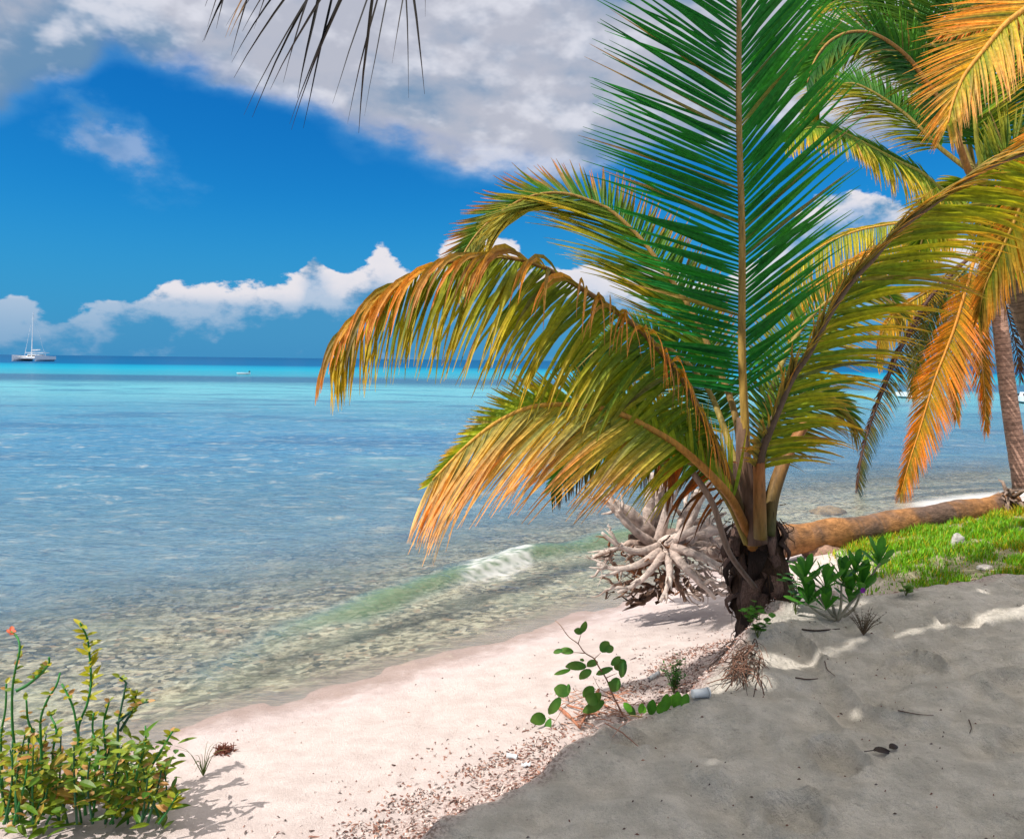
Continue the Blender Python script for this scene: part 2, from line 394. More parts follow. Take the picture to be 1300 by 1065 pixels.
bed = t.mix(t.mapr(rub2, 0.45, 0.65, 0.0, 0.45), bed, (0.50, 0.50, 0.38))
edge = t.mapr(t.math('ADD', s_a, t.math('MULTIPLY', t.math('SUBTRACT', nm, 0.5), 1.3)), -0.75, 0.02)
col = t.mix(edge, bed, land)
b = t.node('ShaderNodeBsdfPrincipled'); t.link(col, b.inputs['Base Color'])
t.link(t.mapr(s_a, 0.1, 0.9, 0.22, 0.95), b.inputs['Roughness']); b.inputs['Specular IOR Level'].default_value = 0.25
bm = t.node('ShaderNodeBump'); bm.inputs['Strength'].default_value = 0.9; bm.inputs['Distance'].default_value = 0.03
hsum = t.math('ADD', t.math('MULTIPLY', t.noise(p, 30, 6, 0.65), t.mapr(l_a, -0.7, -0.1, 0.4, 2.2)), t.math('MULTIPLY', t.noise(p, 110, 5, 0.7), 0.35))
t.link(hsum, bm.inputs['Height']); t.link(bm.outputs[0], b.inputs['Normal']); t.link(b.outputs[0], out.inputs[0])

def turf_w(x, y):
    """where the grass grows"""
    l = sdist(LIP, x, y); s = sdist(SHORE, x, y)
    w = smooth(3.15, 3.9, x + 0.35 * fbm(x, y, 2.2, 3) - (y - 7.5) * .15) * smooth(-0.12, -0.55, l + .12 * fbm(x, y, 3, 2)) * smooth(1.0, 1.5, s + .3 * fbm(x, y, 2, 2))
    return w * (y > 4)
def gz_f(x, y):
    h = ground_h(x, y)
    return h, {'shore': np.clip(sdist(SHORE, x, y), -50, 50), 'lip': np.clip(sdist(LIP, x, y), -50, 50), 'turf': turf_w(x, y)}
gx = np.concatenate([geo_axis(-5.2, -9000, .05, 1.22)[::-1], axis([(-5.2, -3.2, .06), (-3.2, 6.2, .026), (6.2, 10, .07)]), geo_axis(10, 9000, .08, 1.22)])
gy = np.concatenate([geo_axis(1.6, -3000, .06, 1.25)[::-1], axis([(1.6, 8.6, .026), (8.6, 17, .06)]), geo_axis(17, 12000, .07, 1.2)])
ground = meta(grid_mesh('ground', gx, gy, gz_f, M_ground), 'pinkish white beach sand rising to trampled grey sand, sea bed beyond', 'beach', kind='structure')

# ------------------------------------------------------------------ sea
CREST = np.array([gz(*a) for a in [(250, 860, .03), (370, 792, .06), (460, 770, .09), (560, 738, .1), (600, 724, .1), (680, 702, .1), (770, 682, .1), (860, 668, .08), (1000, 640, .05)]], float)
def sea_f(x, y):
    s = sdist(SHORE, x, y)          # negative offshore
    r = np.sqrt(x * x + y * y)
    fade = np.exp(-(r / 45.) ** 2)
    off = smooth(0.0, -1.5, s)
    z = np.zeros_like(x)
    rg = np.random.default_rng(3)
    for wl, amp in [(3.1, .014), (2.2, .012), (1.45, .010), (.95, .0085), (.62, .006), (.41, .0042), (.27, .0026), (.19, .0016)]:
        for k in range(3):
            a = math.radians(100 + rg.normal() * 28); ph = rg.random() * 6.28
            ph2 = 2.5 * fbm(x, y, .35 / wl, 2)
            w_ = np.sin((x * math.cos(a) + y * math.sin(a)) * 2 * math.pi / wl + ph + ph2)
            z += amp * 0.6 * w_ * np.exp(-(r / (22 * wl + 8)) ** 2)
    z *= (0.12 + 0.88 * off) * 1.45
    c = sdist(CREST, x, y)          # positive on the shore side
    along = smooth(-3.0, -1.2, x) * smooth(3.6, 1.8, x)
    hgt = along * (0.15 + .05 * fbm(x, y, .8, 2))
    prof = np.where(c > 0, np.exp(-(c / .13) ** 2), np.exp(-(c / .55) ** 2))
    z += hgt * prof
    green = along * smooth(.24, .08, c) * smooth(-.42, -.02, c + .12 * fbm(x, y, 3, 3))
    px = PX0 + F * x / np.maximum(y, .5)
    fo = smooth(578, 605, px) * smooth(684, 668, px) * smooth(.34 , .1, c + .12 * fbm(x, y, 6, 3)) * smooth(-.34, -.05, c + .1 * fbm(x, y, 5, 3))
    far = smooth(6.2, 7.5, x) * smooth(-.55, -.1, s + .25 * fbm(x, y, 1.5, 3)) * smooth(.6, .2, s)
    foam = np.clip(fo * (0.40 + 1.0 * fbm(x * .6 + y * .4, y * 1.6 - x * .7, 14, 4)) + far * .6, 0, .62)
    wash = smooth(-.16, -.02, s + .10 * fbm(x, y, 2.5, 3)) * 0.05
    opac = 0.01 + 0.07 * smooth(0, -1.5, s) + .55 * smooth(-1.6, -5.0, s) + .26 * smooth(-4, -14, s) + 0.11 * smooth(-14, -40, s)
    z = np.where(s > 3, -0.6, z - .0 * s)
    return z + 0.004, {'opac': opac, 'foam': np.clip(foam + wash, 0, 1), 'green': green}
m, t, out = new_mat('sea_water'); M_sea = m
p = geo_pos(t); sp = t.node('ShaderNodeSeparateXYZ'); t.link(p, sp.inputs[0]); x_, y_, z_ = sp.outputs
dist = t.math('SQRT', t.math('ADD', t.math('MULTIPLY', x_, x_), t.math('MULTIPLY', y_, y_)))
yy = t.math('MAXIMUM', y_, 1.0)
nb = t.noise(t.scalev(p, (0.004, 0.016, 1)), 1.0, 5, 0.6, 0.2)
lg = t.math('LOGARITHM', yy, 10.0)
u = t.math('ADD', t.math('DIVIDE', lg, 3.5), t.math('MULTIPLY', t.math('SUBTRACT', nb, 0.5), 0.05))
LG = lambda v: math.log10(v) / 3.5
seac = t.ramp(u, [(0.0, (0.03, 0.13, 0.17)), (LG(9), (0.12, 0.25, 0.36)), (LG(14), (0.08, 0.22, 0.34)), (LG(24), (0.055, 0.21, 0.37)), (LG(38), (0.08, 0.26, 0.37)), (LG(50), (0.12, 0.36, 0.44)),
                  (LG(64), (0.13, 0.42, 0.49)), (LG(73), (0.09, 0.29, 0.37)), (LG(80), (0.035, 0.13, 0.22)), (LG(97), (0.035, 0.12, 0.21)), (LG(108), (0.04, 0.28, 0.38)), (LG(150), (0.01, 0.29, 0.42)), (LG(205), (0.004, 0.19, 0.34)), (LG(255), (0.003, 0.085, 0.22)), (LG(900), (0.003, 0.07, 0.19))])
# reef and weed patches seen through the water, then finer pale and dark streaks
pr = t.scalev(p, (0.10, 0.30, 1)); rf = t.noise(pr, 1.0, 6, 0.65, 0.3)
pr2 = t.scalev(p, (1.3, 2.2, 1)); rf2 = t.noise(pr2, 1.0, 9, 0.8, 0.3)
mid = t.math('MULTIPLY', t.mapr(yy, 10, 20), t.mapr(yy, 60, 95, 1.0, 0.0))
seac = t.mix(t.math('MULTIPLY', t.mapr(rf, 0.50, 0.62, 0, 0.55), mid), seac, (0.025, 0.10, 0.22))
seac = t.mix(t.math('MULTIPLY', t.mapr(rf, 0.42, 0.32, 0, 0.5), mid), seac, (0.16, 0.36, 0.42))
near = t.mapr(yy, 18, 55, 1.0, 0.0)
seac = t.mix(t.math('MULTIPLY', t.mapr(rf2, 0.53, 0.63, 0, 0.85), near), seac, (0.34, 0.40, 0.42))
seac = t.mix(t.math('MULTIPLY', t.mapr(rf2, 0.46, 0.36, 0, 0.7), near), seac, (0.03, 0.10, 0.24))
rf3 = t.noise(t.scalev(p, (3.2, 6.5, 1)), 1.0, 8, 0.8, 0.3)
seac = t.mix(t.math('MULTIPLY', t.mapr(rf3, 0.52, 0.66, 0, 0.6), near), seac, (0.30, 0.38, 0.42))
seac = t.mix(t.math('MULTIPLY', t.mapr(rf3, 0.48, 0.36, 0, 0.6), near), seac, (0.025, 0.10, 0.21))
gr = t.attr('green').outputs['Fac']; fm = t.attr('foam').outputs['Fac']; op = t.attr('opac').outputs['Fac']
seac = t.mix(t.math('MULTIPLY', gr, 0.9), seac, (0.10, 0.19, 0.09))
op = t.math('MAXIMUM', op, t.math('MULTIPLY', gr, 0.72))
dif = t.node('ShaderNodeBsdfDiffuse'); t.link(seac, dif.inputs[0])
tra = t.node('ShaderNodeBsdfTransparent'); tra.inputs[0].default_value = (0.93, 0.98, 0.95, 1)
m1 = t.node('ShaderNodeMixShader'); t.link(op, m1.inputs[0]); t.link(tra.outputs[0], m1.inputs[1]); t.link(dif.outputs[0], m1.inputs[2])
bm = t.node('ShaderNodeBump'); bm.inputs['Strength'].default_value = 1.0; bm.inputs['Distance'].default_value = 1.0
rp1 = t.noise(t.scalev(p, (1.6, 5.0, 1)), 1.0, 4, 0.6, 0.4); rp2 = t.noise(t.scalev(p, (5, 13, 1)), 1.0, 4, 0.65, 0.5)
rp3 = t.noise(t.scalev(p, (.25, .9, 1)), 1.0, 5, 0.65, 0.3)
rp4 = t.noise(t.scalev(p, (14, 34, 1)), 1.0, 4, 0.7, 0.5)
hb = t.math('ADD', t.math('ADD', t.math('MULTIPLY', rp1, 0.045), t.math('MULTIPLY', rp2, 0.024)), t.math('ADD', t.math('MULTIPLY', rp4, 0.006), t.math('MULTIPLY', rp3, 0.12)))
hb = t.math('MULTIPLY', hb, t.mapr(dist, 30, 300, 1.0, 0.25))
t.link(hb, bm.inputs['Height'])
glo = t.node('ShaderNodeBsdfGlossy'); glo.inputs['Roughness'].default_value = 0.10; t.link(bm.outputs[0], glo.inputs['Normal'])
t.link(bm.outputs[0], dif.inputs['Normal'])
fr = t.node('ShaderNodeFresnel'); fr.inputs['IOR'].default_value = 1.33; t.link(bm.outputs[0], fr.inputs['Normal'])
frc = t.math('MULTIPLY', t.math('MINIMUM', fr.outputs[0], 0.55), t.mapr(dist, 60, 250, 1.0, 0.35))
m2 = t.node('ShaderNodeMixShader'); t.link(frc, m2.inputs[0]); t.link(m1.outputs[0], m2.inputs[1]); t.link(glo.outputs[0], m2.inputs[2])
fd = t.node('ShaderNodeBsdfDiffuse'); fd.inputs[0].default_value = (0.74, 0.74, 0.74, 1)
m3 = t.node('ShaderNodeMixShader'); t.link(fm, m3.inputs[0]); t.link(m2.outputs[0], m3.inputs[1]); t.link(fd.outputs[0], m3.inputs[2])
t.link(m3.outputs[0], out.inputs[0])
sx = np.concatenate([geo_axis(-14, -9000, .12, 1.2)[::-1], axis([(-14, -5, .09), (-5, 6, .032), (6, 14, .08)]), geo_axis(14, 9000, .1, 1.2)])
sy = np.concatenate([[-3000, -300, -50, -10, 0, 2], axis([(2, 4.2, .1), (4.2, 14, .03), (14, 24, .055), (24, 45, .12)]), geo_axis(45, 12000, .14, 1.12)])
sea = meta(grid_mesh('sea', sx, sy, sea_f, M_sea), 'clear shallow sea turning turquoise then deep blue', 'sea', kind='structure')

# low coast far away
mb = MB(); prof = [(-300, 0), (-180, 6), (-60, 9), (40, 7), (160, 11), (300, 8), (520, 12), (900, 9), (1100, 0)]
for (a, h1), (b_, h2) in zip(prof[:-1], prof[1:]):
    x0 = 1450 + a; x1 = 1450 + b_
    mb.add([(x0, 3300, -1), (x1, 3300, -1), (x1, 3310, h2), (x0, 3310, h1), (x1, 3500, -1), (x0, 3500, -1)], [(0, 1, 2, 3), (3, 2, 4, 5)], (0.05, 0.09, 0.10))
meta(mb.build('hills', rough_mat('far_coast', None, .8, 1.1, .01, (1, 1, 1), .95, 0, 1, .1), None), 'low distant coast on the horizon behind the palms', 'coast', kind='structure')
# ------------------------------------------------------------------ palm fronds
GREEN = (0.045, 0.13, 0.012); DGREEN = (0.006, 0.085, 0.022); LIME = (0.20, 0.33, 0.02); YEL = (0.52, 0.42, 0.03)
ORG = (0.62, 0.22, 0.018); TAN = (0.52, 0.24, 0.07); BRN = (0.14, 0.06, 0.025); OLIVE = (0.13, 0.17, 0.012); GREY = (0.22, 0.20, 0.16)
def lerp3(a, b, q): q = min(1, max(0, q)); return tuple(a[i] * (1 - q) + b[i] * q for i in range(3))
def side(a0=70, am=50, a1=22, L=1.0, tilt=0, droop=0.5, w=1.0, c0=GREEN, c1=GREEN, c2=None, gap=0.0, bend=0.0, start=0.0, end=1.0, Lp=None, jit=4, tip=None):
    return dict(tip=tip, a0=a0, am=am, a1=a1, L=L, tilt=tilt, droop=droop, w=w, c0=c0, c1=c1, c2=c2, gap=gap, bend=bend, start=start, end=end, Lp=Lp, jit=jit)
def frond(parent, pts, N, n=80, L=0.9, wid=0.034, A=None, B=None, r0=0.035, r1=0.004, t0=0.25, scol=(0.30, 0.22, 0.05), scol2=None, seed=0, world=False, label=None, base_r=None, mat=None, nmul=1.75, twist=(5, 38)):
    """one pinnate leaf: curved stalk through pts, leaflets on side A (+T x N) and side B"""
    rg = random.Random(seed * 31 + 5)
    P = [Vector(q) if world else at(*q) for q in pts]
    S, total = spline(P, 120)
    mb = MB()
    Nv = Vector(N).normalized() if not isinstance(N, list) else None
    n = int(n * nmul); wid *= 0.86
    for sgn, D in ((1, A), (-1, B)):
        if D is None: continue
        for i in range(n):
            q = (i + 0.5 + rg.uniform(-.2, .2)) / n
            if q < D['start'] or q > D['end'] or rg.random() < D['gap']: continue
            t = t0 + (1 - t0) * q
            k = t * 119; k0 = min(118, int(k)); pos = S[k0].lerp(S[k0 + 1], k - k0)
            Tn = (S[min(119, k0 + 2)] - S[max(0, k0 - 2)]).normalized()
            if Nv is None:
                kk = t * (len(N) - 1); ka = min(len(N) - 2, int(kk)); nn = Vector(N[ka]).lerp(Vector(N[ka + 1]), kk - ka)
            else: nn = Nv
            nn = (nn - Tn * nn.dot(Tn)).normalized(); Sd = Tn.cross(nn) * sgn
            ang = D['a0'] + (D['am'] - D['a0']) * q * 2 if q < .5 else D['am'] + (D['a1'] - D['am']) * (q - .5) * 2
            ang = math.radians(ang + rg.gauss(0, D['jit'])); tl = math.radians(D['tilt'] + rg.gauss(0, 6))
            d = (Tn * math.cos(ang) + (Sd * math.cos(tl) + nn * math.sin(tl)) * math.sin(ang)).normalized()
            if D['Lp']: 
                lp = D['Lp']; kq = q * (len(lp) - 1); ki = min(len(lp) - 2, int(kq)); prof = lp[ki] + (lp[ki + 1] - lp[ki]) * (kq - ki)
            else: prof = (0.55 + 0.45 * min(1, q / .3)) if q < .3 else 1 - 0.62 * ((q - .3) / .7) ** 1.6
            Lf = L * D['L'] * prof * rg.uniform(.88, 1.07)
            seg = 6; w0 = wid * D['w'] * (0.75 + .25 * prof) * rg.uniform(.85, 1.15)
            tw = math.radians(rg.uniform(*twist)) * sgn
            hue = rg.gauss(0, 1); dead = rg.random() < .035;  tipd = rg.uniform(-.15, .25)
            bendat = rg.randint(2, 4) if rg.random() < D['bend'] else 99
            p_ = pos.copy(); rows = []; cols = []
            for s in range(seg + 1):
                f = s / seg
                wf = (0.45 + 1.1 * f * 2.2 if f < .2 else 1.0 - ((f - .2) / .8) ** 1.7) * w0 * 0.5 if s < seg else 0.0012
                wf = max(wf, 0.0012)
                Wd = d.cross(nn)
                if Wd.length < .05: Wd = d.cross(Vector((1, 0, 0)))
                Wd.normalize(); Nl = Wd.cross(d).normalized()
                Wd2 = Wd * math.cos(tw) + Nl * math.sin(tw); Nl2 = Wd2.cross(d).normalized()
                rows += [p_ - Wd2 * wf, p_ + Nl2 * wf * -.45, p_ + Wd2 * wf]
                c = lerp3(D['c0'], D['c1'], (f + tipd) * 1.0) if D['c2'] is None else (lerp3(D['c0'], D['c1'], (f + tipd) * 2) if f + tipd < .5 else lerp3(D['c1'], D['c2'], (f + tipd - .5) * 2))
                if D['tip']: c = lerp3(c, D['tip'], q ** 1.6 * (.45 + .6 * f))
                if dead: c = lerp3(c, (.36, .20, .09), .35 + .6 * f)
                g = 1 + .16 * hue; c = (c[0] * (g + .10 * hue), c[1] * g, c[2])
                c = tuple(max(0.002, x) for x in c); cols += [c, c, c]
                if s < seg:
                    dr = D['droop'] * (0.35 + 1.0 * f) / seg
                    if s >= bendat: dr = 0.9
                    d = (d + Vector((0, 0, -1)) * dr + Vector((rg.gauss(0, .015), rg.gauss(0, .015), 0))).normalized()
                    p_ = p_ + d * (Lf / seg)
            fs = [(3 * s + j, 3 * s + j + 1, 3 * s + j + 4, 3 * s + j + 3) for s in range(seg) for j in (0, 1)]
            mb.add(rows, fs, cols)
    o = mb.build('frond', mat or M_frond, parent)
    if label: o['label'] = label
    st = MB(); rr = []
    for i in range(0, 120, 2):
        q = i / 119; r = r0 * (1 - q) ** 0.85 + r1
        if base_r and q < .12: r += (base_r - r0) * (1 - q / .12) ** 1.5
        rr.append(r)
    st.tube(S[0:120:2], rr, 8, scol, c1=scol2 or scol)
    so = st.build('stalk', M_stalk, None, True); so.parent = o
    return o
def petiole(parent, pts, rads, c0, c1, name='leaf_stub', flat=.7):
    S, _ = spline([at(*q) for q in pts], 24); mb = MB()
    R = [rads[0] + (rads[1] - rads[0]) * i / 23 for i in range(24)]
    mb.tube(S, R, 12, c0, c1=c1, flat=flat, bump=lambda p, a, i: .06 * math.sin(3 * a + i * .3)); return mb.build(name, M_stalk, parent, True)

CAMN = Vector((0, -1, 0))
# ------------------------------------------------------------------ the young palm in front
D0 = 5.6
g0 = gpix(968, 786)
yp = empty('palm_tree', (g0.x, g0.y, g0.z), 'young stemless coconut palm with one tall dark green frond standing upright, beside driftwood', 'palm tree')
# base: swollen clump of old leaf bases
tb = MB(); tp, _ = spline([at(985, 850, D0 + .15), at(978, 800, D0 + .1), at(971, 760, D0 + .1), at(964, 715, D0 + .12), at(958, 670, D0 + .12), at(950, 620, D0 + .1), at(946, 585, D0 + .1)], 40)
tb.tube(tp, [0.215 + max(0, 9 - i) * .012 + (0.0 if i < 14 else -(i - 14) * .0055) for i in range(40)], 36, (0.075, 0.045, 0.035), c1=(0.12, 0.07, 0.045),
        bump=lambda p, a, i: .05 * math.sin(5 * a + i * .35) + .14 * mnoise.noise(Vector((math.cos(a) * 3, math.sin(a) * 3, i * .06))) + .12 * mnoise.noise(Vector(p) * 25) + .10 * mnoise.noise(Vector((math.cos(a) * 12, math.sin(a) * 12, i * .1))))
tb.build('trunk', M_fibre, yp, True)
rg = random.Random(3)
for k in range(90):   # torn sheaths wrapped round the base, each a curved ribbed strip
    a = math.radians(rg.uniform(-200, 20)); zf = rg.uniform(0.05, .95)
    c = tp[int(zf * 30)]; R = 0.215 - .06 * zf
    o_ = Vector((math.cos(a), math.sin(a), 0)); p0 = c + o_ * R * .85
    tip = p0 + o_ * rg.uniform(-.03, .05) + Vector((rg.uniform(-.06, .06), 0, rg.choice([-1] * 7 + [.6]) * rg.uniform(.10, .30)))
    mid = (p0 + tip) / 2 + o_ * rg.uniform(.03, .07)
    S, _ = spline([p0 - o_ * .05, p0, mid, tip], 10); w = rg.uniform(.03, .085)
    mb = MB(); tang = Vector((-math.sin(a), math.cos(a), 0)); rows = []
    for i, q in enumerate(S):
        ww = w * (1 - (i / 9) ** 2 * .8); 
        for j in range(5):
            v = (j - 2) / 2; rows.append(q + tang * ww * v + o_ * (.012 * (1 - v * v) + rg.gauss(0, .004)) + Vector((0, 0, rg.gauss(0, .004))))
    fs = [(i * 5 + j, i * 5 + j + 1, (i + 1) * 5 + j + 1, (i + 1) * 5 + j) for i in range(9) for j in range(4)]
    br = rg.choice([.5, .9, 1.5, 2.4, 3.4]); mb.add(rows, fs, (0.085 * br, 0.052 * br, 0.042 * br))
    o = mb.build('leaf_base', M_fibre, yp, True); md = o.modifiers.new('s', 'SOLIDIFY'); md.thickness = .006
mb = MB()
for k in range(150):   # loose fibres
    a = rg.uniform(0, 6.28); c = tp[int(rg.uniform(0, 34))]; o_ = Vector((math.cos(a), math.sin(a), 0)); p0 = c + o_ * .2
    p1 = p0 + o_ * rg.uniform(.02, .1) + Vector((0, 0, rg.uniform(-.2, .08))); mb.tube([p0, (p0 + p1) / 2 + o_ * .03, p1], [.004, .003, .001], 4, (0.10, 0.055, 0.03))
meta(mb.build('fibre', M_fibre, yp), kind='stuff')
# sheath bulk rising under the fronds
petiole(yp, [(962, 690, D0 - .12), (950, 640, D0 - .1), (944, 590, D0 - .08), (943, 530, D0 - .06)], (.10, .055), (0.14, 0.075, 0.05), (0.17, 0.10, 0.06), 'leaf_base')
petiole(yp, [(966, 684, D0 - .3), (964, 640, D0 - .3), (964, 600, D0 - .28), (964, 577, D0 - .27)], (.06, .052), (0.20, 0.13, 0.03), (0.42, 0.15, 0.05))
petiole(yp, [(974, 680, D0 - .1), (980, 630, D0 - .05), (998, 580, D0), (1022, 538, D0 + .05)], (.075, .05), (0.07, 0.075, 0.02), (0.32, 0.13, 0.04))
petiole(yp, [(958, 745, D0 - .36), (925, 700, D0 - .42), (905, 640, D0 - .40), (880, 600, D0 - .36)], (.03, .035), (0.12, 0.085, 0.07), (0.26, 0.17, 0.12), 'leaf_base', .5)

# F1 upright
frond(yp, [(958, 690, 5.55), (950, 620, 5.52), (946, 540, 5.5), (942, 450, 5.48), (942, 300, 5.42), (938, 150, 5.36), (938, 0, 5.3), (934, -150, 5.2), (925, -300, 5.05), (905, -400, 4.8)],
      (0.05, -1, -0.02), n=98, L=1.2, wid=.036, t0=.19, twist=(-10, 22),
      A=side(60, 40, 24, 1.05, -8, .10, c0=(.012, .17, .03), c1=(0.05, 0.28, 0.03), jit=3), B=side(78, 56, 28, .95, -8, .06, c0=(.010, .15, .03), c1=(0.02, 0.21, 0.03), jit=2.6),
      r0=.027, r1=.006, scol=(0.42, 0.25, 0.04), scol2=(0.26, 0.20, 0.10), base_r=.07, seed=1)
# F2 upper left arch
frond(yp, [(952, 680, 5.68), (942, 600, 5.72), (936, 540, 5.78), (924, 497, 5.85), (905, 452, 5.95), (875, 390, 6.05), (845, 346, 6.12), (815, 305, 6.18), (776, 268, 6.22), (746, 254, 6.22), (718, 246, 6.2), (690, 246, 6.17), (662, 254, 6.12), (636, 270, 6.05), (610, 292, 5.98), (590, 320, 5.9), (578, 350, 5.8)],
      (-.1, -1, .35), n=96, L=.86, wid=.036, t0=.28,
      A=side(60, 62, 30, .62, -25, -.12, c0=(0.06, .2, .02), c1=(0.10, .20, .02), c2=(.45, .16, .05), w=.85, Lp=[.7, 1, .95, .8, .75, .6, .3], jit=3),
      B=side(38, 30, 30, 1.0, 15, .30, tip=(.62, .46, .10), c0=(.05, .19, .012), c1=(.13, .24, .02), c2=(.46, .36, .03), Lp=[.8, 1.1, 1.2, 1.1, .85, .7, .45], jit=2.5),
      r0=.024, r1=.005, scol=(0.20, 0.13, 0.04), scol2=(0.45, 0.26, 0.06), seed=2)
# F3 long drooping one with dead tips
frond(yp, [(956, 700, 5.7), (940, 645, 5.45), (918, 585, 5.26), (888, 522, 5.15), (864, 478, 5.08), (830, 437, 5.0), (800, 409, 4.95), (742, 369, 4.9), (693, 341, 4.85), (644, 327, 4.8), (595, 328, 4.76), (546, 341, 4.72), (498, 366, 4.68), (459, 398, 4.64), (432, 428, 4.6), (418, 452, 4.58)],
      (-.05, -.75, .75), n=110, L=.86, wid=.036, t0=.22,
      A=side(66, 56, 28, .66, 118, 2.6, c0=(.22, .20, .02), c1=(.46, .24, .04), c2=(.60, .25, .08), w=1.0, gap=.50, Lp=[.7, .8, 1, 1.2, 1.3, 1.0, .5], jit=11),
      B=side(74, 68, 34, 1.06, -8, 1.15, tip=(.50, .36, .03), c0=(.09, .19, .012), c1=(.20, .29, .015), c2=(.46, .34, .03), Lp=[.75, 1, 1.05, 1, .9, .7, .4], jit=5),
      r0=.026, r1=.004, scol=(0.12, 0.09, 0.03), scol2=(0.30, 0.14, 0.04), seed=3)
# F4 bright lower left
frond(yp, [(966, 728, 5.72), (954, 690, 5.55), (930, 636, 5.3), (897, 598, 5.1), (863, 568, 5.0), (832, 548, 4.92), (795, 529, 4.84), (761, 518, 4.78), (721, 514, 4.7), (684, 515, 4.64), (654, 524, 4.58), (623, 541, 4.54), (592, 566, 4.5), (565, 593, 4.46), (545, 614, 4.42)],
      (-.15, -.85, .55), n=100, L=.92, wid=.031, t0=.24,
      A=side(62, 70, 25, .42, -18, -.1, c0=(.22, .34, .02), c1=(.34, .42, .03), c2=(.50, .32, .04), w=.9, Lp=[1.3, 1.2, 1.15, 1, .75, .4, .2], jit=3),
      B=side(60, 47, 22, 1.04, 10, .34, start=.27, tip=(.70, .42, .20), c0=(.20, .30, .015), c1=(.46, .40, .05), c2=(.64, .27, .08), Lp=[.30, .62, 1.0, 1.08, 1.02, .8, .35], jit=2.5),
      r0=.030, r1=.005, scol=(0.30, 0.11, 0.03), scol2=(0.66, 0.36, 0.05), base_r=.062, seed=4)
# under F4 a darker one
frond(yp, [(955, 700, 5.7), (930, 640, 5.7), (895, 590, 5.65), (860, 566, 5.6), (815, 556, 5.5), (770, 560, 5.4), (725, 585, 5.3), (700, 620, 5.22)],
      (-.1, -.8, .6), n=50, L=.46, wid=.03, t0=.3,
      A=side(60, 60, 25, .5, 0, .3, c0=(.04, .15, .02), c1=(.05, .16, .02)),
      B=side(70, 62, 40, 1.0, 10, 1.0, c0=(.02, .10, .015), c1=(.05, .12, .015), c2=(.20, .10, .03)), r0=.03, seed=5)
# dead brown leaflets hanging by the stump
frond(yp, [(948, 690, 5.5), (925, 640, 5.45), (895, 600, 5.4), (862, 585, 5.35), (835, 590, 5.3)], (0, -1, .3), n=26, L=.5, wid=.03, t0=.35, nmul=.8,
      B=side(80, 75, 70, 1.0, 0, 1.6, c0=(.30, .08, .02), c1=(.34, .11, .03), c2=(.06, .035, .03), gap=.2, jit=14),
      A=side(60, 60, 60, .5, 0, 2.4, c0=(.40, .16, .02), c1=(.30, .08, .02), jit=14), r0=.02, seed=6, label='dead brown frond hanging limp over the driftwood')
# F6 right arch towards the viewer
frond(yp, [(962, 700, 5.7), (963, 630, 5.45), (966, 580, 5.28), (976, 549, 5.2), (990, 515, 5.15), (1003, 484, 5.1), (1014, 466, 5.05), (1026, 449, 5.0), (1054, 397, 4.9), (1082, 356, 4.82), (1106, 331, 4.75), (1129, 304, 4.68), (1152, 283, 4.62), (1188, 257, 4.52), (1223, 231, 4.42), (1258, 212, 4.34), (1300, 196, 4.26), (1360, 190, 4.15), (1420, 210, 4.05)],
      (.1, -.55, -.8), n=120, L=.80, wid=.033, nmul=1.25, t0=.20,
      A=side(66, 44, 55, 1.0, 8, .75, c0=(.22, .24, .02), c1=(.34, .40, .02), c2=(.62, .36, .04), Lp=[.6, .8, .9, 1.05, 1, 1, .8, .6], jit=6),
      B=side(38, 24, 26, .55, 22, .8, c0=(.16, .14, .07), c1=(.26, .22, .05), c2=(.50, .24, .05), Lp=[.5, .8, .9, 1, 1, .8, .6], jit=8, end=.95),
      r0=.026, r1=.007, scol=(0.10, 0.065, 0.05), scol2=(0.22, 0.15, 0.10), seed=7)
# F8 behind, low right, and one rising behind to the right
frond(yp, [(958, 680, 5.75), (965, 610, 5.85), (975, 560, 5.95), (992, 525, 6.0), (1018, 502, 6.1), (1045, 500, 6.15), (1070, 515, 6.2), (1088, 545, 6.25)],
      (.15, -.8, .6), n=52, L=.62, wid=.032, t0=.3, A=side(70, 55, 30, .9, 10, .8, c0=(.04, .14, .015), c1=(.12, .19, .015), c2=(.30, .16, .03)), B=side(60, 50, 25, .7, -10, .3, c0=(.04, .14, .015), c1=(.14, .20, .02)), r0=.03, seed=8)
frond(yp, [(956, 680, 5.8), (960, 600, 6.0), (968, 540, 6.2), (985, 480, 6.4), (1012, 425, 6.6), (1048, 385, 6.75), (1090, 362, 6.9), (1125, 372, 7.0), (1145, 400, 7.05)],
      (0, -.9, .4), n=70, L=.8, wid=.034, t0=.3, A=side(65, 55, 30, .9, 5, .6, c0=(.05, .15, .015), c1=(.18, .22, .02), c2=(.50, .26, .03)), B=side(60, 50, 25, .7, -10, .1, c0=(.05, .15, .015), c1=(.12, .2, .02), c2=(.45, .25, .03)), r0=.03, seed=9)
frond(yp, [(950, 680, 5.75), (936, 600, 5.9), (918, 540, 6.1), (896, 490, 6.3), (860, 450, 6.5), (815, 430, 6.65), (765, 440, 6.8), (730, 470, 6.9)],
      (-.1, -.9, .4), n=70, L=.72, wid=.034, t0=.3, A=side(65, 60, 30, .6, -5, .1, c0=(.03, .13, .02), c1=(.12, .2, .02)), B=side(60, 50, 25, 1.0, 5, .6, c0=(.02, .10, .02), c1=(.08, .17, .02), c2=(.30, .26, .03)), r0=.03, seed=10)

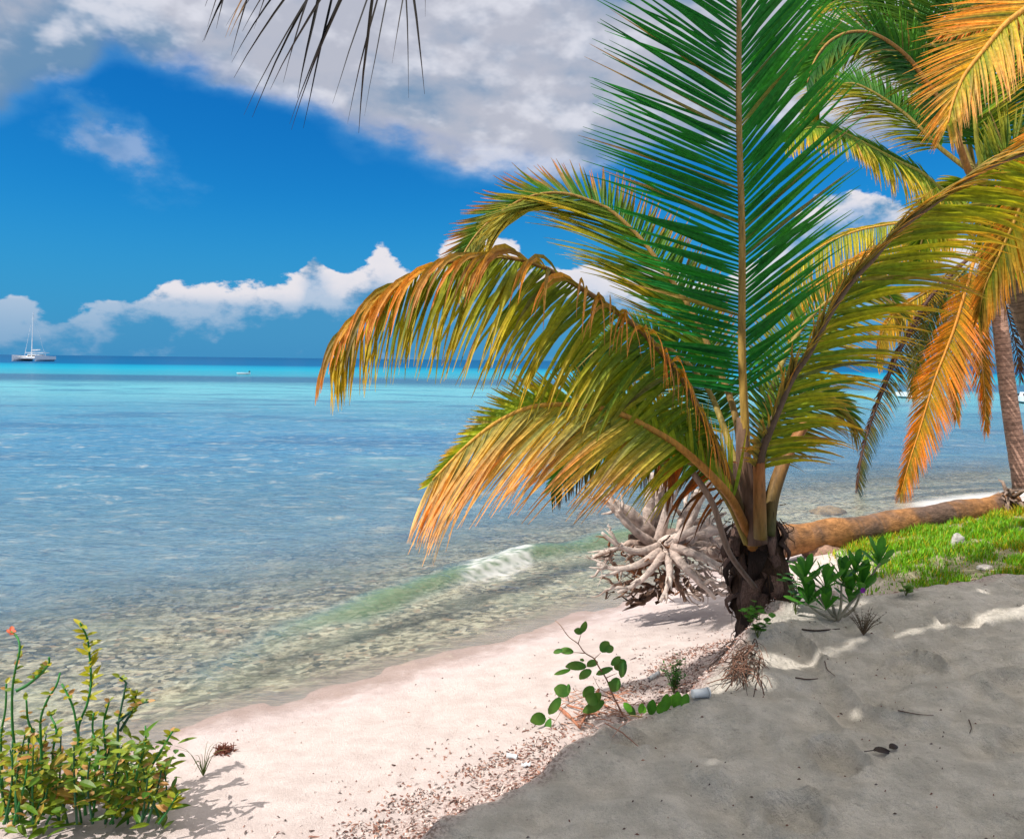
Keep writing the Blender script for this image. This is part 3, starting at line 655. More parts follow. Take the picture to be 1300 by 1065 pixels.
# ------------------------------------------------------------------ coconut palms on the right
def palm_trunk(parent, pts, r0, r1, n=90, c=(0.46, 0.28, 0.21)):
    S, Ln = spline(pts, n * 3); mb = MB()
    R = [r0 + (r1 - r0) * (i / (n * 3 - 1)) ** .8 for i in range(n * 3)]
    for i in range(n * 3):
        R[i] *= 1 + .05 * (1 - ((i * .42) % 1.0)) + .02 * mnoise.noise(S[i] * 5)
        if i < 18: R[i] *= 1 + .35 * (1 - i / 18) ** 2
    cs = []
    for i in range(n * 3):
        k = 1.15 - .5 * ((i * .42) % 1.0 > .78) + .25 * mnoise.noise(S[i] * 3)
        cs += [tuple(x * k for x in c)] * 20
    mb.tube(S, R, 20, (1, 1, 1), bump=lambda p, a, i: .03 * mnoise.noise(Vector((math.cos(a) * 2, math.sin(a) * 2, i * .1))))
    mb.c = cs
    return mb.build('trunk', M_bark, parent, True)
gb = gpix(1296, 624)
D2 = (Vector(gb) - CAM).dot(fw); print('palm2 depth', D2)
p2 = empty('palm_tree', gb, 'leaning coconut palm with ringed trunk and hanging orange fronds above the end of the log', 'palm tree', None)
d2 = D2
palm_trunk(p2, [Vector(gb) + Vector((.05, 0, -.25)), at(1297, 610, d2), at(1289, 560, d2), at(1280, 500, d2), at(1273, 440, d2), at(1266, 385, d2), at(1258, 330, d2)], .18, .125)
sk = MB(); rg = random.Random(8)
for k in range(70):
    a = rg.uniform(0, 6.28); c0_ = at(1262 + rg.uniform(-4, 8), 345 + rg.uniform(-25, 40), d2); o_ = Vector((math.cos(a), math.sin(a), 0))
    p0 = c0_ + o_ * .12; p1 = p0 + o_ * rg.uniform(.05, .25) + Vector((0, 0, rg.uniform(-.6, .25))); sk.tube([p0, (p0 + p1) / 2 + o_ * .08, p1], [.02, .012, .003], 4, lerp3(BRN, (.22, .11, .05), rg.random()))
meta(sk.build('fibre', M_fibre, p2), kind='stuff')
for k in range(8):
    a = k * 2.4; c0_ = at(1251 + 7 * math.cos(a) , 322 + 9 * math.sin(a * 1.3), d2 - .22 + .12 * math.sin(a))
    bm_ = MB(); R = .062 + .012 * math.sin(k * 3); vs = []; nu, nv = 12, 8
    for i in range(nv + 1):
        th = math.pi * i / nv
        for j in range(nu):
            ph = 2 * math.pi * j / nu; tri = 1 + .06 * math.cos(3 * ph)
            vs.append(c0_ + Vector((math.sin(th) * math.cos(ph) * R * tri, math.sin(th) * math.sin(ph) * R * tri, math.cos(th) * R * 1.25)))
    bm_.add(vs, [(i * nu + j, i * nu + (j + 1) % nu, (i + 1) * nu + (j + 1) % nu, (i + 1) * nu + j) for i in range(nv) for j in range(nu)], lerp3((.10, .055, .05), (.05, .04, .035), k / 8))
    bm_.build('coconut', M_bark, p2, True)
def f2(parent, pix_pts, d, N, dd=0.0, **kw):
    kw.setdefault('nmul', 2.1)
    n_ = len(pix_pts); return frond(parent, [(x, y, d + dd * i / (n_ - 1)) for i, (x, y) in enumerate(pix_pts)], N, **kw)
CR2 = (1256, 325)
OR = dict(c0=(.46, .25, .02), c1=(.60, .27, .02), c2=(.62, .20, .02))
f2(p2, [CR2, (1246, 322), (1237, 331), (1228, 361), (1221, 385), (1211, 418), (1198, 452), (1187, 480), (1177, 513), (1166, 550), (1155, 584), (1143, 628)], d2 - .3, (-.1, -1, .1), -1.0, n=96, L=.98, wid=.036, t0=.14,
   A=side(50, 38, 14, .72, 10, .35, jit=3, **OR), B=side(60, 42, 22, 1.0, 10, .45, c0=(.34, .26, .02), c1=(.60, .27, .03), c2=(.62, .24, .10), jit=3), r0=.03, r1=.005, scol=(.60, .25, .03), scol2=(.65, .26, .03), seed=20)
f2(p2, [CR2, (1235, 325), (1200, 357), (1176, 385), (1160, 415), (1141, 448), (1125, 487), (1110, 524), (1099, 558), (1092, 588), (1088, 622)], d2 - .1, (-.2, -.5, .8), -.7, n=86, L=.62, wid=.03, t0=.2,
   B=side(70, 60, 35, 1.0, 10, .7, c0=(.10, .055, .02), c1=(.09, .10, .02), c2=(.04, .06, .05), gap=.12, jit=5), A=side(30, 25, 20, .45, 30, 1.0, c0=(.14, .06, .03), c1=(.12, .05, .03), jit=8), r0=.03, r1=.012, scol=(.10, .05, .035), seed=21, label='dark withered frond drooping towards the sea')
f2(p2, [CR2, (1235, 300), (1200, 285), (1173, 281), (1145, 283), (1117, 287), (1089, 293), (1062, 303), (1035, 318), (1000, 345), (982, 375), (972, 410)], d2, (0, -.8, .6), -.6, n=96, L=.95, wid=.036, t0=.15,
   B=side(72, 62, 20, 1.0, 0, 1.0, c0=(.24, .28, .02), c1=(.42, .38, .03), c2=(.50, .36, .04), jit=3), A=side(30, 30, 20, .35, 0, 1.0, c0=(.46, .40, .03), c1=(.5, .36, .03)), r0=.028, seed=22, scol=(.55, .30, .05))
f2(p2, [CR2, (1225, 308), (1185, 303), (1150, 306), (1117, 317), (1090, 330), (1062, 345), (1035, 364), (1012, 390), (1000, 425)], d2 - .5, (0, -.8, .6), -1.0, n=86, L=.85, wid=.036, t0=.15,
   B=side(66, 56, 20, 1.0, 0, 1.0, c0=(.30, .26, .02), c1=(.56, .30, .03), c2=(.56, .26, .05), jit=4), A=side(30, 30, 20, .4, 0, .6, c0=(.5, .34, .03), c1=(.56, .28, .05)), r0=.028, seed=23, scol=(.62, .30, .05))
f2(p2, [CR2, (1230, 330), (1205, 345), (1185, 365), (1153, 385), (1131, 404), (1118, 430), (1113, 460)], d2 + .3, (0, -.9, .4), .5, n=60, L=.75, wid=.036, t0=.35,
   B=side(60, 50, 20, 1.0, 0, .8, c0=(.48, .36, .03), c1=(.56, .36, .05), jit=4), A=side(30, 30, 20, .3, 0, .6, c0=(.55, .34, .03), c1=(.56, .28, .05)), r0=.026, seed=24, scol=(.03, .03, .03), scol2=(.55, .34, .08))
f2(p2, [CR2, (1250, 345), (1245, 380), (1243, 420), (1246, 460), (1250, 500), (1252, 545)], d2 - .1, (0, -1, .1), -.3, n=70, L=.7, wid=.034, t0=.12,
   A=side(40, 28, 14, 1.0, 5, .4, c0=(.40, .26, .02), c1=(.60, .26, .02), c2=(.58, .20, .04)), B=side(40, 30, 14, .8, 5, .4, c0=(.36, .24, .02), c1=(.58, .26, .05)), r0=.026, seed=25, scol=(.5, .25, .06))
f2(p2, [CR2, (1245, 350), (1226, 392), (1215, 440), (1212, 490), (1214, 530)], d2 + .4, (0, -1, .1), .2, n=60, L=.7, wid=.034, t0=.12,
   A=side(45, 30, 14, 1.0, 5, .4, c0=(.42, .24, .02), c1=(.60, .26, .02)), B=side(45, 30, 14, 1.0, 5, .4, c0=(.22, .24, .02), c1=(.56, .26, .05)), r0=.026, seed=26, scol=(.5, .25, .06))
f2(p2, [CR2, (1270, 300), (1295, 300), (1320, 330), (1335, 380)], d2 + .2, (0, -.9, .4), .3, n=50, L=.8, wid=.034, t0=.1,
   A=side(70, 55, 20, 1.0, 0, .8, c0=(.34, .28, .02), c1=(.50, .28, .03)), B=side(60, 55, 20, .6, 0, .4, c0=(.24, .28, .02), c1=(.5, .34, .05)), r0=.026, seed=27)
f2(p2, [CR2, (1268, 360), (1280, 400), (1290, 440), (1296, 480)], d2 + .2, (0, -1, .3), .1, n=40, L=.55, wid=.03, t0=.1,
   A=side(70, 50, 20, 1.0, 0, .8, c0=(.12, .06, .03), c1=(.16, .07, .03), jit=14), B=side(60, 55, 20, .8, 0, .8, c0=(.12, .06, .03), c1=(.10, .05, .03), jit=14), r0=.02, seed=28, scol=(.10, .05, .03), label='dead brown frond hanging against the trunk')
f2(p2, [(1256, 322), (1240, 280), (1215, 262), (1190, 265), (1165, 290), (1150, 330)], d2 + .5, (0, -.8, .6), .8, n=60, L=.8, wid=.034, t0=.2,
   B=side(60, 50, 20, 1.0, 0, 1.0, c0=(.06, .14, .015), c1=(.20, .24, .02), c2=(.48, .28, .04)), A=side(60, 50, 20, .5, 0, .1, c0=(.08, .18, .015), c1=(.20, .26, .02)), r0=.026, seed=29)

# third palm, its crown higher behind
gb3 = Vector((7.35, 10.1, float(ground_h(7.35, 10.1)))); d3 = 9.0
p3 = empty('palm_tree', gb3, 'taller green coconut palm at the right edge with arching fronds against the clouds', 'palm tree')
CR3 = (1238, 222)
palm_trunk(p3, [gb3 + Vector((0, 0, -.25)), gb3 + Vector((0, 0, .5)), at(1345, 520, 9.7), at(1310, 420, 9.4), at(1272, 320, 9.15), at(1240, 232, d3)], .17, .11, c=(0.26, 0.17, 0.12))
GR = dict(c0=(.03, .16, .018), c1=(.08, .25, .02)); GY = dict(c0=(.07, .20, .015), c1=(.24, .33, .02), c2=(.56, .38, .04))
f2(p3, [CR3, (1230, 218), (1218, 185), (1211, 164), (1200, 142), (1188, 122), (1174, 103), (1155, 77), (1131, 56), (1106, 43), (1082, 41), (1063, 47), (1047, 59), (1033, 80), (1024, 108)], d3 - .2, (-.1, -.9, .4), -1.4, n=96, L=.88, wid=.034, t0=.2,
   A=side(62, 66, 30, .62, -10, -.05, jit=3, **GR), B=side(50, 38, 25, 1.05, 10, .5, c0=(.015, .10, .02), c1=(.03, .14, .02), c2=(.20, .22, .02), jit=4), r0=.036, r1=.005, scol=(.42, .20, .06), scol2=(.34, .20, .05), seed=30)
f2(p3, [CR3, (1215, 240), (1197, 242), (1169, 220), (1141, 206), (1113, 191), (1089, 178), (1070, 169), (1045, 162), (1020, 165), (998, 180)], d3 - .4, (0, -.7, .7), -1.4, n=90, L=.62, wid=.034, t0=.15,
   B=side(80, 75, 30, 1.0, 0, 1.0, jit=6, **GY), A=side(45, 40, 25, .45, 10, .5, c0=(.04, .16, .02), c1=(.10, .22, .02), jit=8), r0=.028, seed=31, scol=(.30, .30, .04))
f2(p3, [CR3, (1215, 205), (1190, 185), (1165, 160), (1145, 142), (1106, 116), (1077, 106), (1047, 120), (1028, 150)], d3 + .6, (0, -.8, .6), .6, n=86, L=1.0, wid=.036, t0=.2,
   B=side(55, 42, 25, 1.0, 5, .6, c0=(.10, .20, .02), c1=(.28, .30, .03), c2=(.50, .34, .05), jit=4), A=side(60, 55, 25, .5, 0, 0, jit=4, **GR), r0=.028, seed=32)
f2(p3, [CR3, (1246, 211), (1240, 180), (1234, 120), (1224, 60), (1212, 10), (1198, -50), (1170, -110)], d3, (.1, -1, .1), -.4, n=90, L=1.1, wid=.034, t0=.12,
   A=side(66, 50, 25, 1.0, 0, .1, jit=4, **GY), B=side(70, 55, 25, 1.0, 0, .1, jit=4, c0=(.03, .12, .015), c1=(.08, .17, .015)), r0=.03, seed=33, scol=(.30, .30, .04))
f2(p3, [CR3, (1252, 190), (1262, 130), (1285, 70), (1320, 20)], d3 + .2, (.1, -1, .2), .2, n=60, L=1.0, wid=.034, t0=.1,
   A=side(66, 50, 25, 1.0, 0, .2, jit=4, **GR), B=side(66, 50, 25, 1.0, 0, .2, jit=4, **GR), r0=.03, seed=34)
f2(p3, [CR3, (1262, 205), (1290, 185), (1320, 190), (1345, 230)], d3 - .2, (.1, -.8, .5), -.2, n=60, L=.85, wid=.034, t0=.1,
   A=side(66, 50, 25, 1.0, 0, .8, jit=4, c0=(.02, .10, .015), c1=(.03, .12, .02)), B=side(66, 50, 25, .7, 0, .2, jit=4, c0=(.10, .2, .02), c1=(.3, .3, .03)), r0=.03, seed=35)
f2(p3, [CR3, (1225, 190), (1212, 140), (1190, 70), (1160, 10), (1125, -35), (1085, -50)], d3 + .8, (-.1, -1, .2), .6, n=84, L=1.0, wid=.034, t0=.15,
   A=side(62, 50, 25, .9, 0, .1, jit=4, **GR), B=side(62, 50, 25, 1.0, 0, .4, jit=4, c0=(.03, .13, .02), c1=(.10, .2, .02)), r0=.03, seed=36)
f2(p3, [CR3, (1248, 235), (1262, 262), (1275, 300), (1285, 340)], d3 - .1, (.1, -1, .2), -.3, n=50, L=.7, wid=.034, t0=.1,
   A=side(60, 45, 25, 1.0, 0, .6, jit=4, **GY), B=side(60, 45, 25, 1.0, 0, .6, jit=4, **GY), r0=.028, seed=37)
f2(p3, [CR3, (1220, 232), (1195, 255), (1175, 290), (1165, 330)], d3 + .3, (-.1, -1, .2), .3, n=50, L=.6, wid=.034, t0=.1,
   A=side(60, 45, 25, .8, 0, .6, jit=4, **GY), B=side(60, 45, 25, 1.0, 0, .6, jit=4, **GY), r0=.028, seed=38)

f2(p3, [CR3, (1225, 160), (1196, 95), (1172, 62), (1140, 30), (1108, 10), (1070, 0), (1040, 12)], d3 + 1.0, (0, -.9, .4), .5, n=86, L=.95, wid=.036, t0=.2,
   B=side(62, 48, 25, 1.0, 0, .5, jit=5, **GY), A=side(60, 50, 25, .8, 0, .1, jit=5, **GR), r0=.026, seed=82)
f2(p3, [CR3, (1255, 175), (1275, 115), (1290, 60), (1298, 10), (1290, -40)], d3 + .5, (.1, -1, .2), .2, n=70, L=1.0, wid=.036, t0=.12,
   B=side(66, 50, 25, 1.0, 0, .2, jit=4, **GY), A=side(66, 50, 25, 1.0, 0, .2, jit=4, **GY), r0=.03, seed=83)
f2(p2, [CR2, (1268, 290), (1278, 262), (1296, 245), (1325, 250)], d2 + .6, (0, -.8, .5), .2, n=60, L=.9, wid=.036, t0=.1,
   A=side(66, 52, 25, 1.0, 0, .8, jit=5, **GY), B=side(60, 50, 25, .8, 0, .3, jit=5, **GY), r0=.026, seed=84)
f2(p2, [CR2, (1230, 338), (1200, 372), (1178, 412), (1164, 455), (1158, 500)], d2 + .5, (-.1, -1, .2), .3, n=64, L=.75, wid=.034, t0=.15,
   A=side(52, 36, 18, .9, 5, .5, c0=(.20, .26, .02), c1=(.46, .30, .03)), B=side(52, 40, 18, 1.0, 5, .5, c0=(.10, .2, .02), c1=(.30, .28, .03)), r0=.024, seed=85)

# fourth palm just beyond the right edge: its orange fronds hang into the top right corner
g4 = Vector((5.9, 7.1, float(ground_h(5.9, 7.1))))
p4 = empty('palm_tree', g4, 'tall coconut palm beyond the right edge, orange fronds hanging into the top right corner', 'palm tree')
palm_trunk(p4, [g4 + Vector((0, 0, -.2)), g4 + Vector((.05, 0, 1.4)), g4 + Vector((.1, -.1, 3.2)), at(1500, -60, 6.6)], .19, .13, c=(.28, .18, .13))
CR4 = (1496, -70)
f2(p4, [CR4, (1440, -80), (1385, -55), (1335, -18), (1300, 12), (1277, 30), (1258, 52), (1246, 67), (1228, 90), (1218, 108), (1208, 135), (1203, 160)], 6.6, (-.3, -.9, .2), -.6, n=62, L=.74, wid=.026, t0=.2, twist=(0, 60),
   B=side(62, 44, 18, .95, 5, .75, c0=(.30, .36, .03), c1=(.60, .42, .08), c2=(.66, .36, .14), jit=4), A=side(52, 34, 14, 1.1, 5, .2, c0=(.56, .44, .06), c1=(.68, .42, .10), c2=(.66, .28, .05), jit=4), r0=.032, r1=.006, scol=(.62, .32, .06), scol2=(.66, .30, .05), seed=40)
f2(p4, [CR4, (1450, -110), (1390, -90), (1330, -45), (1285, -5), (1240, 22), (1205, 36)], 6.7, (-.2, -.8, .5), -.2, n=80, L=.7, wid=.032, t0=.2,
   B=side(55, 34, 12, .9, 5, .4, c0=(.30, .32, .02), c1=(.58, .32, .04), c2=(.62, .22, .06), jit=3), A=side(50, 30, 14, .7, 5, .1, c0=(.20, .30, .03), c1=(.54, .30, .04), jit=3), r0=.03, scol=(.62, .34, .06), seed=41)
for k, (ax, az_) in enumerate([(-2.0, 1.1), (.4, 2.1), (1.9, .9), (1.5, -.6), (.5, 1.0)]):
    c = at(*CR4, 6.6); yo = [1.0, .5, -.5, .3, -1.9][k]
    frond(p4, [c, c + Vector((ax * .4, yo * .4, az_ * .45 + .35)), c + Vector((ax * .8, yo * .8, az_ * .7 + .3)), c + Vector((ax * 1.2, yo * 1.2, az_ * .6 - .1))], (0, -.3, 1), n=60, L=.8, wid=.034, world=True, A=side(**GY), B=side(**GY), seed=50 + k)
f2(p4, [CR4, (1440, 20), (1390, 90), (1335, 165), (1310, 215), (1292, 270), (1270, 320), (1250, 365), (1243, 400)], 6.9, (-.3, -.9, .2), 1.3, n=86, L=.8, wid=.032, t0=.35,
   B=side(60, 40, 16, .9, 5, .7, c0=(.24, .30, .02), c1=(.50, .34, .04), c2=(.60, .28, .05), jit=3), A=side(50, 30, 14, .6, 5, .3, c0=(.40, .30, .03), c1=(.62, .28, .04), jit=3), r0=.03, scol=(.60, .34, .06), seed=47)

# overhead palm behind the photographer: leaflet ends, coloured dark for shade, hang into the top of the picture
g5 = Vector((2.6, -2.6, float(ground_h(2.6, -2.6))))
p5 = empty('palm_tree', g5, 'coconut palm behind the viewer whose leaflet tips, coloured dark for shade, hang into the top left sky', 'palm tree')
C5 = Vector((1.3, .3, 6.6))
palm_trunk(p5, [g5 + Vector((0, 0, -.2)), g5 + Vector((-.2, .3, 1.8)), g5 + Vector((-.7, 1.4, 3.8)), C5], .18, .12)
DK_SHADE = dict(c0=(.012, .012, .012), c1=(.014, .012, .014), c2=(.02, .014, .02))  # near-black leaflets, shade and backlight put into the colour
R5 = [C5, C5 + Vector((-.1, 1.2, .6)), at(760, -340, 4.2), at(660, -190, 4.7), at(570, -100, 4.95), at(500, -62, 5.1), at(420, -58, 5.15), at(340, -62, 5.15), at(285, -55, 5.1)]
frond(p5, R5, (0, -1, .2), n=46, L=1.30, wid=.034, world=True, t0=.82, nmul=1, B=side(84, 66, 46, 1, 0, .4, w=.8, gap=.30, jit=9, Lp=[.4, .8, 1.0, .95, .7, .45, .6, .3], **DK_SHADE), A=side(150, 125, 100, .8, 0, .5, w=.8, gap=.5, jit=12, Lp=[.3, .4, .7, .9, .7, .4, .5], **DK_SHADE), seed=60, scol=(.05, .04, .03))
for k, (ax, ay) in enumerate([(-1.2, -2.0), (1.0, -2.2), (2.2, -1.0), (2.2, .3)]):
    frond(p5, [C5, C5 + Vector((ax * .35, ay * .35, .7)), C5 + Vector((ax * .8, ay * .8, .75)), C5 + Vector((ax * 1.25, ay * 1.25, .1))], (0, 0, 1), n=60, L=.8, wid=.034, world=True, A=side(**GR, droop=1), B=side(**GR, droop=1), seed=70 + k)

# ------------------------------------------------------------------ unseen tree behind the viewer, its crown laid out to shape the shade
st = empty('unseen_shade_tree', (-2.6, -2.0, float(ground_h(-2.6, -2.0))), 'unseen broad leaved tree behind the viewer, crown shaped to shade the trampled sand and upright frond', 'tree')
def in_poly(x, y, P):
    c = False; j = len(P) - 1
    for i in range(len(P)):
        if (P[i][1] > y) != (P[j][1] > y) and x < (P[j][0] - P[i][0]) * (y - P[i][1]) / (P[j][1] - P[i][1]) + P[i][0]: c = not c
        j = i
    return c
SH_A = [(430, 1130), (520, 1045), (590, 998), (660, 958), (740, 926), (800, 893), (880, 868), (930, 862), (975, 868), (1010, 842), (1060, 829), (1110, 816), (1180, 812), (1240, 803), (1420, 806), (1420, 1130)]
SH_B = [(948, 812), (985, 826), (1040, 818), (1105, 806), (1190, 792), (1290, 780), (1420, 770), (1420, 700), (1296, 728), (1200, 744), (1140, 756), (1110, 770), (1000, 792)]
SUNP = [(1255, 760, 16, 5), (1100, 895, 22, 6), (965, 935, 26, 6), (1320, 905, 30, 8), (860, 965, 30, 6), (1200, 1010, 24, 8), (820, 940, 14, 4), (1020, 905, 16, 4), (1180, 868, 20, 4), (1080, 960, 14, 4), (905, 905, 12, 4), (760, 985, 16, 5), (1260, 850, 16, 4), (1000, 990, 18, 5)]
rg = random.Random(11)
def leaf_quad(mb, c, size, col):
    n = Vector((rg.gauss(0, .5), rg.gauss(0, .5), 1)).normalized() if rg.random() < .5 else (SUN_DIR + Vector((rg.gauss(0, .4), rg.gauss(0, .4), rg.gauss(0, .3)))).normalized()
    u = n.cross(Vector((rg.gauss(0, 1), rg.gauss(0, 1), .1))).normalized(); w = n.cross(u)
    vs = [c + u * (math.cos(a) * size) + w * (math.sin(a) * size * .85) + n * (.12 * size * math.cos(2 * a)) for a in [i * math.pi / 3 for i in range(6)]]
    mb.add(vs, [(0, 1, 2, 3), (0, 3, 4, 5)], col)
crown = MB(); cols_ = [(.03, .10, .02), (.05, .14, .02), (.08, .15, .02)]
def blocker(P3, zlo, zhi, size=.13):
    k = (rg.uniform(zlo, zhi) - P3.z) / SUN_DIR.z; c = P3 + SUN_DIR * k
    q = pix(c)
    if q and -60 < q[0] < 1360 and q[1] > -70: return
    if (c - CAM).length < .9: return
    leaf_quad(crown, c, size * rg.uniform(.8, 1.15), rg.choice(cols_))
cnt = 0
while cnt < 3400:
    x = rg.uniform(-1.6, 5.6); y = rg.uniform(1.4, 6.6)
    z = float(ground_h(x, y, False)) if cnt % 1 == 0 else .8
    q = pix((x, y, z))
    if not q: continue
    if not (in_poly(q[0], q[1], SH_A) or in_poly(q[0], q[1], SH_B) or (q[1] > 1100 and q[0] > 430)): cnt += 0.02; continue
    if any(((q[0] - a) / (c_ * 1.3)) ** 2 + ((q[1] - b_) / (d_ * 1.5)) ** 2 < 1 for a, b_, c_, d_ in SUNP) and rg.random() < .93: continue
    blocker(Vector((x, y, z)), 4.9, 6.6, .12); cnt += 1
for k in range(1500):   # leaves added to shade the upright frond and the base of the young palm
    px_, py_ = rg.uniform(835, 1090), rg.uniform(-60, 430)
    if rg.random() < .15: blocker(at(px_, py_, 5.45), 6.2, 7.6, .12)
for k in range(260):
    px_, py_ = rg.uniform(960, 1080), rg.uniform(690, 800)
    if rg.random() < .8: blocker(at(px_, py_, 5.5), 5.4, 6.8, .12)
for k in range(1500):   # the rest of the crown, over the viewer and behind
    a = rg.uniform(0, 6.28); r = 2.6 * math.sqrt(rg.random()); c = Vector((-1.8 + r * math.cos(a) * 1.1, -1.6 + .8 * r * math.sin(a), 5.4 + rg.uniform(-.6, 1.0)))
    leaf_quad(crown, c, .12, rg.choice(cols_))
crown.build('crown', M_leaf, st)
tr_ = MB(); b0 = Vector((-2.6, -2.0, .6))
tr_.tube(spline([b0 + Vector((0, 0, -.2)), b0 + Vector((.1, 0, 1.2)), b0 + Vector((.1, .2, 2.6)), b0 + Vector((0, .4, 4.2))], 24)[0], [.24 - .006 * i for i in range(24)], 14, (.22, .18, .14))
for k in range(12):
    a = k * .55 + .2; r = rg.uniform(2, 4.2); e = Vector((-1.6 + .6 * r * math.sin(a), rg.uniform(-1.5, 3.6), 6.0 + rg.uniform(-.3, .6)))
    s0 = b0 + Vector((.05, .2, 2.4 + .12 * k)); tr_.tube(spline([s0, s0.lerp(e, .4) + Vector((0, 0, .35)), e], 14)[0], [.09 - .0055 * i for i in range(14)], 8, (.22, .18, .14))
tr_.build('trunk', M_bark, st, True)

# ------------------------------------------------------------------ fallen palm log
gl = gpix(1010, 712)
lg_ = empty('fallen_log', gl, 'fallen orange brown palm log lying along the water edge behind the young palm', 'log')
dl = 9.4
LP = [(960, 694, 9.1), (1000, 686, 9.25), (1030, 682, 9.35), (1060, 677, 9.45), (1095, 672, 9.55), (1130, 666, 9.65), (1170, 659, 9.75), (1215, 651, 9.9), (1255, 645, 10.05), (1284, 638, 10.2)]
S, _ = spline([at(*q) for q in LP], 130)
mb = MB(); cs = []
R = [.185 - .045 * i / 129 + .010 * math.sin(i * .21) for i in range(130)]
mb.tube(S, R, 30, (1, 1, 1), bump=lambda p, a, i: .05 * mnoise.noise(p * 3) + .05 * mnoise.noise(p * 9) + .02 * mnoise.noise(p * 28))
for vi, v in enumerate(mb.v):
    k = mnoise.noise(Vector(v) * 2.2) + .35 * mnoise.noise(Vector(v) * 8) + (.22 * mnoise.noise(Vector((vi // 30 * .9, 0, 0))) + .5 * max(0, mnoise.noise(Vector(v) * 5))); c = lerp3((.42, .20, .075), (.18, .115, .085), .30 + 1.8 * k) ; cs.append(c)
mb.c = cs; mb.build('trunk', M_bark, lg_, True)
mb = MB(); rg = random.Random(5)
for k in range(46):   # torn root end by the standing palm
    c = at(1282 + rg.uniform(-12, 12), 640 + rg.uniform(-14, 10), 10.15); dv = Vector((rg.uniform(-.5, .5), rg.uniform(-.7, .2), rg.uniform(-.5, .5)))
    mb.tube([c, c + dv * .3 + Vector((0, 0, .03)), c + dv * .55 - Vector((0, 0, .06))], [.035, .02, .006], 6, lerp3((.22, .15, .11), (.34, .25, .20), rg.random()))
mb.build('root', M_wood, lg_, True)

# ------------------------------------------------------------------ driftwood stump
dw = gpix(830, 770)
dd = 7.55
ds = empty('driftwood_stump', dw, 'bleached driftwood stump with a tangle of roots washed up beside the young palm', 'driftwood')
rg = random.Random(21)
WH = (.66, .55, .49); PK = (.50, .39, .34); BR = (.30, .19, .14); DB = (.06, .032, .02); OB = (.30, .13, .06)
def root(pts, r0, r1, c0, c1, n=14, parent=ds, name='root', wob=.75, flat=1.0):
    P = [at(*q) for q in pts]; S, Ln = spline(P, n); r0 *= .66 if r0 < .065 else 1.0; r1 *= .5 if r0 < .065 else .9
    S = [S[0]] + [p_ + Vector((rg.gauss(0, 1), rg.gauss(0, 1), rg.gauss(0, 1))) * min(r0, .022) * wob * .5 for p_ in S[1:]]
    mb = MB(); R = [r0 + (r1 - r0) * (i / (n - 1)) ** .8 for i in range(n)]; ph = rg.uniform(0, 50)
    S2, _ = spline(S, n * 2); R2 = [R[min(n - 1, i // 2)] for i in range(n * 2)]
    mb.tube(S2, R2, 12, c0, c1=c1, bump=lambda p, a, i: (.30 if r0 < .045 else .10) * mnoise.noise(Vector((math.cos(a) * 1.8, math.sin(a) * 1.8, i * .14 + ph))) + .14 * mnoise.noise(p * 22) + .20 * mnoise.noise(Vector((math.cos(a) * 3.5, math.sin(a) * 3.5, i * .06 + ph))))
    if Ln > .22:      # forks and broken ends
        for _ in range(rg.randint(2, 4)):
            i = rg.randint(n // 2, 2 * n - 3); b0_ = S2[i]; dr = (S2[i + 1] - S2[i - 1]).normalized(); dv = (dr + Vector((rg.gauss(0, .6), rg.gauss(0, .6), rg.gauss(0, .6)))).normalized(); L_ = Ln * rg.uniform(.15, .4); rr = R2[i] * .55
            mb.tube([b0_ - dr * .01, b0_ + dv * L_ * .5 + Vector((0, 0, rg.gauss(0, .015))), b0_ + (dv * .8 + dr * .4) * L_], [rr, rr * .7, rr * .25], 7, c1 if rg.random() < .6 else c0)
    return mb.build(name, M_wood, parent, True)
